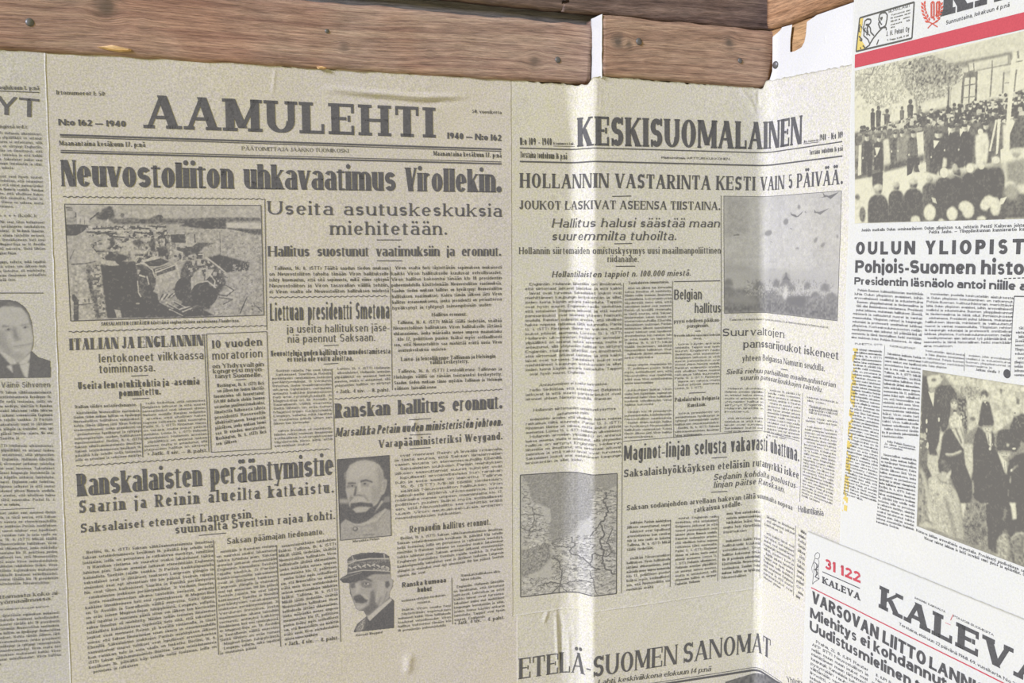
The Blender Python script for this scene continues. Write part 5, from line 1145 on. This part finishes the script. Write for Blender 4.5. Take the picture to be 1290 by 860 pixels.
# lower page picture just entering the frame
P = Pic('P', (913,858), (1010,872), (913,905), (1010,925), .85, .0006); P.noise(.15,5).poly([(930,880),(960,866),(985,890),(985,920),(930,910)],.5,3); P.build(S4,'photograph',MH['tan'])

# crowd in front of a building, procession of people in coats
P = Pic('q6', (30,357), (1420,30), (26,1508), (1420,1470), .10, .00055)
F6 = 'q6'; o7 = 720   # the second crop starts 720 px lower
def y7(pts): return [(x, y+o7) for x, y in pts]
P.poly([(30,357),(350,285),(420,430),(500,620),(160,840),(30,840)],.12).noise(.30,4,[(30,357),(300,300),(380,600),(300,700),(30,640)])
tr1 = [(30,350),(380,270),(420,560),(240,640),(120,600),(40,500)]
P.noise(.22,3,tr1).noise(.7,2,tr1,.60,hi=.48).noise(.7,2,tr1,.70,hi=.66)
P.poly([(740,300),(1225,215),(1215,600),(740,690),(540,680),(520,600)],.16).poly([(620,240),(1290,60),(1420,30),(1420,230),(1225,215),(740,305),(640,290)],.22).noise(.05,4,[(620,240),(1290,60),(1290,230),(740,305)])
P.poly([(740,305),(1225,212),(1222,300),(1200,308),(1195,240),(890,300),(890,330),(740,325)],.72,1).line([(890,365),(1210,305)],12,.80).line([(935,345),(1200,285)],50,.22,2,.6).line([(890,310),(895,360)],8,.7).line([(930,300),(935,360)],8,.8).line([(1072,280),(1072,340)],9,.7).line([(1072,330),(1055,550)],12,.72).line([(1195,240),(1195,300)],14,.6)
P.line([(855,400),(840,600)],18,.80).line([(955,365),(945,590)],16,.82).line([(905,390),(893,600)],10,.80).line([(850,470),(950,455)],9,.75).line([(850,560),(950,548)],8,.7).poly([(855,370),(960,360),(955,405),(855,410)],.78).line([(1160,370),(1150,525)],12,.75).line([(1160,372),(1210,365)],16,.6,2).line([(1165,450),(1200,445)],7,.7).line([(1255,350),(1238,510)],12,.7).line([(1265,210),(1270,260)],16,.7).line([(1245,290),(1300,282)],8,.7)
tr2 = [(350,300),(480,265),(620,235),(640,290),(740,300),(850,330),(860,400),(760,500),(700,560),(600,570),(530,600),(500,640),(470,560),(390,460)]
P.poly(tr2,.42,9,.6).noise(.22,4,tr2).noise(.7,3,tr2,.50,hi=.62).noise(.8,4,[(430,290),(620,240),(840,330),(840,390),(760,470),(560,480),(450,420)],.40,hi=.74).noise(.8,2,tr2,.62,hi=.74).noise(.7,2,tr2,.74,hi=.22)
P.poly([(480,300),(620,250),(700,310),(840,340),(800,430),(640,470),(520,450)],.66,7,.55).noise(.25,3,[(430,280),(850,320),(760,480),(450,460)]).line([(745,480),(738,680)],24,.80).line([(752,470),(745,640)],8,.3).line([(490,560),(505,700)],14,.7,1).poly([(560,600),(720,560),(720,645),(540,680)],.14).noise(.06,3,[(560,600),(720,560),(720,645),(540,680)]).poly([(30,430),(110,380),(120,470),(30,520)],.5,2,.5).line([(110,380),(160,385),(175,330)],7,.75)
P.line([(550,690),(725,650)],40,.75,2)
def figure(x, y0, y1, w, t=.88, legs=True):
    P.ell(x, y0+w*.35, w*.33, w*.42, t)
    P.poly([(x-w*.5,y0+w*1.0),(x-w*.25,y0+w*.75),(x+w*.25,y0+w*.75),(x+w*.5,y0+w*1.0),(x+w*.42,y0+(y1-y0)*.6),(x+w*.35,y1),(x+.04*w,y1),(x,y0+(y1-y0)*.65),(x-w*.1,y1),(x-w*.38,y1),(x-w*.45,y0+(y1-y0)*.6)], t)
figure(165,640,830,36); figure(208,622,840,40); figure(272,645,800,44,.85); P.line([(238,685),(262,685)],10,.85); figure(385,625,780,34,.80); figure(448,572,740,48); figure(520,620,700,30,.75)
# crowd band
cr = [(30,840),(330,740),(480,700),(600,690),(740,660),(900,600),(1060,570),(1200,540),(1290,500),(1420,480),(1420,760),(1290,760),(950,780),(700,780),(400,840),(100,900),(30,900)]
P.poly(cr,.62,1).noise(.9,5,cr,.52,hi=.92).noise(.9,4,cr,.62,hi=.18)
rg = random.Random(8)
for i in range(230):
    x = rg.uniform(60,1400); yb = 820-(x-30)*.24 if x < 740 else 640-(x-740)*.18; y = yb + rg.uniform(-25,150)
    if rg.random() < .55: P.ell(x,y,11,14,rg.uniform(.08,.25)).ell(x,y-10,12,7,.88)
    else: P.ell(x,y,14,15,.9)
    P.poly([(x-18,y+48),(x-14,y+16),(x+14,y+16),(x+18,y+48)],rg.choice((.9,.85,.92,.3)))
# people in coats
P.poly(y7([(26,100),(260,90),(560,60),(900,30),(1150,20),(1150,330),(940,340),(560,420),(560,260),(250,350),(240,410),(160,440),(26,460)]),.80,1).noise(.6,5,[(x,y+o7) for x, y in [(26,100),(560,60),(560,260),(250,350),(26,440)]],.60,hi=.45)
def coat(x, y, w, h_, t=.92, face=True, hat=False):
    y += o7
    P.poly([(x-w*.40,y+h_),(x-w*.46,y+h_*.55),(x-w*.48,y+h_*.30),(x-w*.36,y+h_*.20),(x-w*.15,y+h_*.14),(x+w*.15,y+h_*.14),(x+w*.36,y+h_*.20),(x+w*.5,y+h_*.32),(x+w*.46,y+h_*.6),(x+w*.40,y+h_),(x+w*.05,y+h_),(x,y+h_*.7),(x-w*.06,y+h_)],t,1)
    P.line([(x-w*.30,y+h_*.25),(x-w*.34,y+h_*.6)],4,max(0,t-.22),1,.7); P.line([(x+w*.28,y+h_*.25),(x+w*.34,y+h_*.6)],4,max(0,t-.18),1,.6)
    if face: P.ell(x,y+h_*.09,w*.17,h_*.075,.16); P.ell(x+w*.1,y+h_*.10,w*.10,h_*.06,.55,0,1); P.ell(x,y+h_*.025,w*.20,h_*.04,.88); P.ell(x-w*.34,y+h_*.58,6,8,.2)
    if hat: P.ell(x,y,w*.32,h_*.03,.9)
coat(120,115,90,310); coat(212,130,84,260); P.poly(y7([(60,200),(80,195),(75,420),(50,430)]),.06).poly(y7([(180,215),(222,215),(195,280)]),.10); coat(335,100,80,250,.86); P.poly(y7([(245,160),(285,150),(300,340),(250,355)]),.16,1).poly(y7([(400,120),(440,110),(440,250),(400,260)]),.55,2); coat(385,95,86,250,.66); coat(470,90,90,310,.84)
P.poly(y7([(495,105),(545,95),(555,270),(510,280)]),.10); P.poly(y7([(120,420),(245,400),(240,520),(160,500)]),.9)
P.poly(y7([(250,350),(560,265),(560,320),(250,405)]),.88,2)
coat(660,90,150,340); coat(760,50,150,320,.93); coat(860,40,130,330,.93); coat(1020,30,110,300,.9)
P.poly(y7([(625,160),(670,165),(630,225)]),.06).poly(y7([(735,60),(760,75),(740,130)]),.06).poly(y7([(822,70),(855,80),(825,135)]),.06).poly(y7([(880,45),(905,55),(885,100)]),.08)
P.poly(y7([(700,290),(725,300),(722,360),(690,370)]),.15,1)
# the bright white coat, flags, pole
P.poly(y7([(945,130),(985,100),(1030,110),(1045,180),(1030,300),(1010,380),(970,385),(945,340),(940,220)]),.10,1).poly(y7([(955,60),(1000,50),(1005,85),(960,90)]),.85).ell(980,o7+95,20,22,.08).line(y7([(985,130),(990,330)]),5,.5,1,.6).line(y7([(1010,180),(1005,260)]),8,.6,1,.6)
P.poly(y7([(1110,0),(1135,0),(1110,260),(1095,270)]),.08).line(y7([(1100,10),(1050,240)]),14,.12).poly(y7([(1130,230),(1165,220),(1150,330),(1130,350)]),.10).poly(y7([(1195,80),(1250,0),(1290,-20),(1420,-30),(1420,200),(1200,230)]),.84,1).poly(y7([(1195,10),(1220,0),(1240,20),(1200,120)]),.12).poly([(1215,280),(1245,240),(1250,300),(1205,760),(1190,1060),(1150,1320),(1125,1330),(1165,1080),(1175,740)],.07)
P.poly(y7([(1060,290),(1110,280),(1135,330),(1080,345)]),.12,1)
# pavement and the backs of the spectators
P.poly(y7([(26,465),(160,437),(160,500),(240,520),(242,410),(440,365),(430,430),(575,400),(640,420),(700,430),(760,440),(560,600),(350,640),(120,780),(30,790)]),.08,1).noise(.05,4,y7([(26,465),(575,400),(560,600),(30,790)]))
P.poly(y7([(425,300),(520,290),(525,400),(490,400),(480,340),(462,410),(425,430)]),.92).poly(y7([(510,350),(570,325),(572,400),(520,395)]),.12)
P.poly(y7([(160,500),(240,440),(235,530),(170,520)]),.9,1)
def spect(x, y, w, top, t=.92, hair=.85, hat=None):
    """seen from behind: head at (x,y), sloping shoulders running down to the lower edge"""
    P.poly(y7([(x-w*1.02,800),(x-w,y+w*1.5),(x-w*.90,y+w*1.0),(x-w*.66,y+w*.66),(x-w*.28,y+w*.42),(x+w*.28,y+w*.42),(x+w*.66,y+w*.64),(x+w*.92,y+w*1.0),(x+w*1.04,y+w*1.5),(x+w*1.06,800)]),t,1)
    P.ell(x,y+o7,w*.40,w*.50,hair,0,1); P.ell(x+w*.22,y+o7+w*.05,w*.16,w*.34,min(.93,hair+.25),0,1); P.ell(x-w*.36,y+o7+w*.08,w*.07,w*.12,.3)
    if hat is not None: P.ell(x-2,y+o7-w*.26,w*.44,w*.28,hat,0,1); P.line(y7([(x-w*.42,y-w*.08),(x+w*.40,y-w*.04)]),w*.08,min(.9,hat+.35),1,.8); P.ell(x+w*.18,y+o7-w*.28,w*.16,w*.18,hat+.25,0,1)
spect(205,535,78,0,.90,.62,.12); spect(345,510,62,0,.90,.7,.25); spect(475,490,76,0,.92,.8,.15); spect(597,455,56,0,.82,.45,.18); spect(705,410,66,0,.93,.12,.10); spect(800,410,70,0,.93,.75,.6); spect(905,375,70,0,.93,.10,.08); spect(990,335,64,0,.93,.12); spect(1090,330,70,0,.93,.2)
P.line(y7([(785,340),(760,390),(775,420),(840,440)]),9,.15).ell(785,o7+365,22,26,.35,0,1)
P.poly(y7([(560,500),(690,440),(1150,330),(1150,700),(1050,760),(560,790)]),.92,4,.75)
P.ell(900,o7+375,28,30,.08).ell(705,o7+405,32,38,.12).ell(1095,o7+310,30,26,.12).ell(985,o7+355,24,26,.15)
P.poly(y7([(1150,520),(1420,400),(1420,800),(1100,800)]),.86,2); P.poly(y7([(1170,330),(1290,300),(1420,290),(1420,500),(1180,480)]),.62,2); P.ell(1250,o7+255,32,40,.55,0,1).poly(y7([(1215,225),(1285,225),(1280,255),(1220,255)]),.2,1)
P.ell(1205,o7+500,40,32,.10,0,1).ell(1215,o7+550,52,60,.6,0,2).poly(y7([(1155,540),(1200,500),(1250,540),(1255,600),(1170,590)]),.55,3).poly(y7([(1245,500),(1420,460),(1420,560),(1280,560)]),.12,2)
for x, y, rx, ry, t in [(598,705,44,62,.08),(765,715,40,52,.10),(860,660,46,42,.12),(885,690,44,60,.16),(1040,620,46,42,.14),(1090,660,40,70,.12),(1010,650,36,40,.14),(490,765,36,34,.08),(685,770,24,16,.1),(985,755,34,22,.12),(40,640,26,100,.12),(85,720,24,60,.8),(45,590,20,24,.7)]: P.ell(x,y+o7,rx,ry,t,0,1).noise(.10,3,[(x-rx,y-ry+o7),(x+rx,y-ry+o7),(x+rx,y+ry+o7),(x-rx,y+ry+o7)])
P.poly(y7([(1130,600),(1180,585),(1150,640),(1120,650)]),.1).poly(y7([(610,590),(640,600),(650,640),(620,625)]),.2)
P.noise(.06,4).noise(.07,2); P.T = np.clip((P.T-.5)*1.08+.5, .03, .94); P.build(S5,'photograph',MH['cream'],label='cream-toned photograph of a crowd before a building')

# top-hatted guests and women in dark coats
P = Pic('r1', (67,36), (1027,184), (17,1336), (1027,1720), .66, .0005)
wall_ = [(230,60),(1027,184),(1027,440),(880,400),(800,470),(700,550),(655,560),(560,480),(440,560),(430,300),(330,180)]
P.poly(wall_,.24,2).noise(.20,6,wall_).noise(.12,2.5,wall_).poly([(390,190),(450,165),(560,215),(560,260),(460,265),(400,250)],.5,2).noise(.5,3,[(380,170),(560,180),(560,290),(380,290)],.55,hi=.85)
P.line([(330,170),(470,170),(560,240),(720,300),(830,400)],8,.55,1,.7).poly([(712,190),(735,200),(728,242),(715,235)],.8,1).poly([(850,265),(880,280),(878,330),(850,320)],.8,1).line([(730,335),(800,390)],14,.6,2).ell(485,445,26,16,.8,0,1).noise(.4,4,[(440,520),(540,520),(480,660),(400,640)],.5,hi=.75)
P.poly([(400,655),(495,655),(490,800),(470,960),(425,880),(405,760)],.30,1).noise(.15,3,[(400,655),(495,655),(470,960)]); P.poly([(105,735),(215,760),(205,900),(150,930),(110,880)],.32,1).poly([(215,560),(250,540),(205,770),(180,720)],.30,1).noise(.15,3,[(105,600),(250,560),(205,900),(110,880)])
P.poly([(50,380),(100,420),(115,640),(105,860),(45,840)],.80,2).noise(.8,4,[(50,380),(110,420),(115,700),(45,700)],.62,hi=.3)
# man in a light cap
P.poly([(68,80),(105,95),(118,190),(158,345),(176,200),(215,165),(300,165),(350,235),(352,285),(305,300),(295,420),(270,520),(240,560),(215,500),(205,640),(180,700),(198,745),(130,738),(110,640),(100,560),(60,560)],.93,1)
P.poly([(105,95),(140,82),(235,72),(242,110),(215,150),(170,182),(120,182)],.20,1).ell(162,120,22,15,.82,0,1).poly([(215,75),(240,80),(240,115),(225,105)],.75,1).ell(150,206,22,24,.50,0,1).poly([(116,215),(140,230),(166,222),(160,345)],.12).noise(.3,3,[(180,200),(300,170),(290,420),(210,420)]).ell(103,465,8,20,.15).ell(205,450,8,18,.18).ell(104,540,7,18,.25).ell(112,665,9,28,.2)
# woman with a necklace
P.poly([(360,260),(430,275),(442,400),(436,560),(400,520),(385,430),(350,330)],.82,2).ell(393,430,8,14,.2).ell(412,432,6,10,.25).noise(.3,3,[(360,270),(440,280),(436,540),(390,520)])
P.poly([(215,190),(300,165),(352,240),(355,288),(300,310),(275,520),(230,520),(212,400)],.90,1)
P.ell(330,322,28,38,.20,0,1).ell(318,314,7,5,.85).ell(344,315,7,5,.85).ell(332,346,9,4,.7).line([(331,318),(330,332)],3,.5).poly([(298,300),(330,285),(360,300),(358,312),(330,298),(302,316)],.85,1).ell(338,378,15,10,.92).ell(338,395,12,8,.15)
P.poly([(298,430),(340,392),(388,430),(398,500),(412,620),(402,705),(372,640),(330,570),(300,520),(288,460)],.20,1).noise(.30,3,[(298,430),(388,430),(398,520),(330,570),(300,520)]).line([(340,520),(375,600),(392,650)],13,.85,1).line([(385,520),(408,610)],8,.8,1).line([(300,470),(330,460)],7,.6,1)
P.poly([(300,520),(262,540),(232,600),(216,730),(200,790),(205,880),(232,900),(300,930),(345,1040),(385,1145),(470,1152),(492,1000),(425,830),(410,700),(375,650)],.93,1)
P.line([(262,738),(315,742),(388,712)],14,.16,1).line([(262,752),(315,756),(380,728)],5,.5,1).line([(262,762),(330,768)],4,.85)
P.poly([(388,1150),(426,1150),(442,1280),(425,1298),(400,1262)],.16,1).poly([(405,1290),(470,1300),(460,1330),(410,1320)],.9,1)
# woman farther back
P.ell(586,240,34,36,.88,0,1).ell(580,268,18,25,.22,0,1).ell(574,262,5,4,.8).poly([(566,300),(600,292),(625,308),(648,400),(662,470),(650,500),(530,500),(540,420),(556,330)],.93,1).poly([(578,300),(600,296),(590,318)],.2).ell(600,325,6,6,.5)
# gentleman with a top hat
P.poly([(530,512),(500,580),(484,700),(490,860),(470,960),(490,1100),(560,1152),(740,1152),(765,900),(700,760),(668,690),(655,550),(640,600),(600,560)],.94,1).poly([(527,470),(660,470),(655,500),(540,504)],.95,1)
P.poly([(565,502),(640,505),(638,540),(620,562),(590,560),(568,530)],.24,1).poly([(563,500),(642,502),(640,516),(566,514)],.75,1).ell(590,528,5,4,.8).ell(618,530,5,4,.8).line([(592,546),(616,548)],6,.75).poly([(592,562),(632,560),(642,600),(640,690),(618,660)],.14,1).line([(612,570),(622,650)],6,.85).ell(628,694,10,14,.2).ell(655,655,8,12,.3).poly([(642,540),(668,600),(660,690),(648,640)],.9)
# gentleman in front, broad hat
P.poly([(830,420),(890,400),(1027,430),(1027,720),(880,620),(790,545)],.92,1).ell(848,388,32,34,.36,0,1).poly([(798,338),(835,345),(880,385),(862,402),(820,380)],.14,1).ell(838,396,8,6,.8).noise(.2,3,[(830,420),(1027,430),(1027,560),(830,520)])
P.poly([(680,700),(742,830),(768,915),(790,790),(850,740),(1027,700),(1027,1500),(870,1480),(700,1565),(640,1540),(600,1350),(570,1150),(600,900)],.94,1)
P.poly([(695,545),(740,532),(830,535),(884,570),(888,610),(880,685),(850,695),(690,692),(678,650)],.93,1).poly([(660,676),(700,684),(865,694),(845,718),(700,712)],.96,1).ell(777,662,12,14,.28,0,1).line([(690,640),(880,660)],5,.75,1,.6)
P.poly([(700,712),(802,714),(790,750),(752,776),(715,745)],.30,1).poly([(700,712),(802,714),(800,726),(702,724)],.72,1).ell(728,734,8,4,.8).ell(766,737,8,4,.8).line([(735,758),(768,758)],7,.72).poly([(690,715),(745,782),(768,800),(764,912),(732,835)],.12,1).line([(748,800),(756,890)],6,.6).ell(830,692,16,8,.2)
P.poly([(578,1150),(618,1145),(624,1225),(586,1195)],.12,1).poly([(790,1145),(842,1140),(852,1275),(820,1282),(806,1180)],.14,1).line([(800,880),(860,830)],9,.35,1).ell(808,872,8,12,.2).line([(802,930),(796,980)],7,.35,1).line([(785,1040),(782,1090)],5,.4,1).line([(484,960),(490,1060)],10,.5,1)
# trodden ground and legs
gr_ = [(440,1140),(600,1155),(625,1400),(610,1530),(400,1450),(395,1300)]
P.poly(gr_,.74,2).noise(.16,5,gr_).noise(.10,2,gr_); P.poly([(595,1150),(790,1150),(745,1400),(695,1565),(620,1525)],.93,1).line([(760,1200),(745,1290)],16,.62,2); P.poly([(690,1450),(770,1360),(835,1640),(690,1590)],.52,2).noise(.2,3,[(690,1450),(770,1360),(835,1640),(690,1590)])
P.ell(880,1560,100,175,.74,0,2).noise(.15,4,[(780,1400),(980,1400),(980,1720),(780,1700)]).line([(808,1440),(850,1402),(895,1395),(960,1410)],11,.25,1).line([(815,1450),(870,1425)],8,.4,1)
# bystander in a light coat, seen from behind
P.poly([(45,860),(100,980),(150,1280),(157,1352),(20,1335)],.64,2).poly([(48,850),(78,900),(142,1150),(157,1305),(125,1290),(92,1050)],.34,2).poly([(45,794),(92,794),(146,920),(110,955)],.86,1).noise(.2,4,[(45,860),(157,1300),(20,1335)])
P.poly([(116,940),(195,912),(215,898),(270,935),(302,990),(352,1060),(376,1150),(396,1300),(412,1445),(340,1432),(300,1420),(150,1352),(140,1200),(122,1080)],.40,1).poly([(128,950),(200,930),(280,1000),(250,1060),(150,1040)],.30,3)
P.noise(.14,4,[(116,940),(300,960),(412,1445),(150,1352)]).noise(.14,2,[(116,940),(300,960),(412,1445),(150,1352)]).line([(193,925),(220,968),(302,986)],7,.82,1).line([(262,1110),(300,1260),(345,1425)],26,.72,3).line([(225,1150),(262,1290),(300,1400)],9,.55,2).poly([(368,1120),(398,1300),(412,1445),(380,1440),(372,1280)],.55,3)
P.poly([(268,905),(302,868),(308,888),(286,948),(260,932)],.22,1).ell(248,822,52,74,.92,0,1).ell(268,845,24,34,.80,0,3).poly([(222,880),(268,890),(265,925),(225,915)],.38,1).ell(240,800,20,14,.7,0,2)
P.poly([(45,1318),(100,1300),(155,1335),(150,1352),(40,1338)],.3,2)
P.noise(.05,4).noise(.07,2); P.T = np.clip((P.T-.5)*1.08+.5, .04, .94); P.build(S5,'photograph',MH['cream'],label='cream-toned photograph of guests in dark coats and top hats')
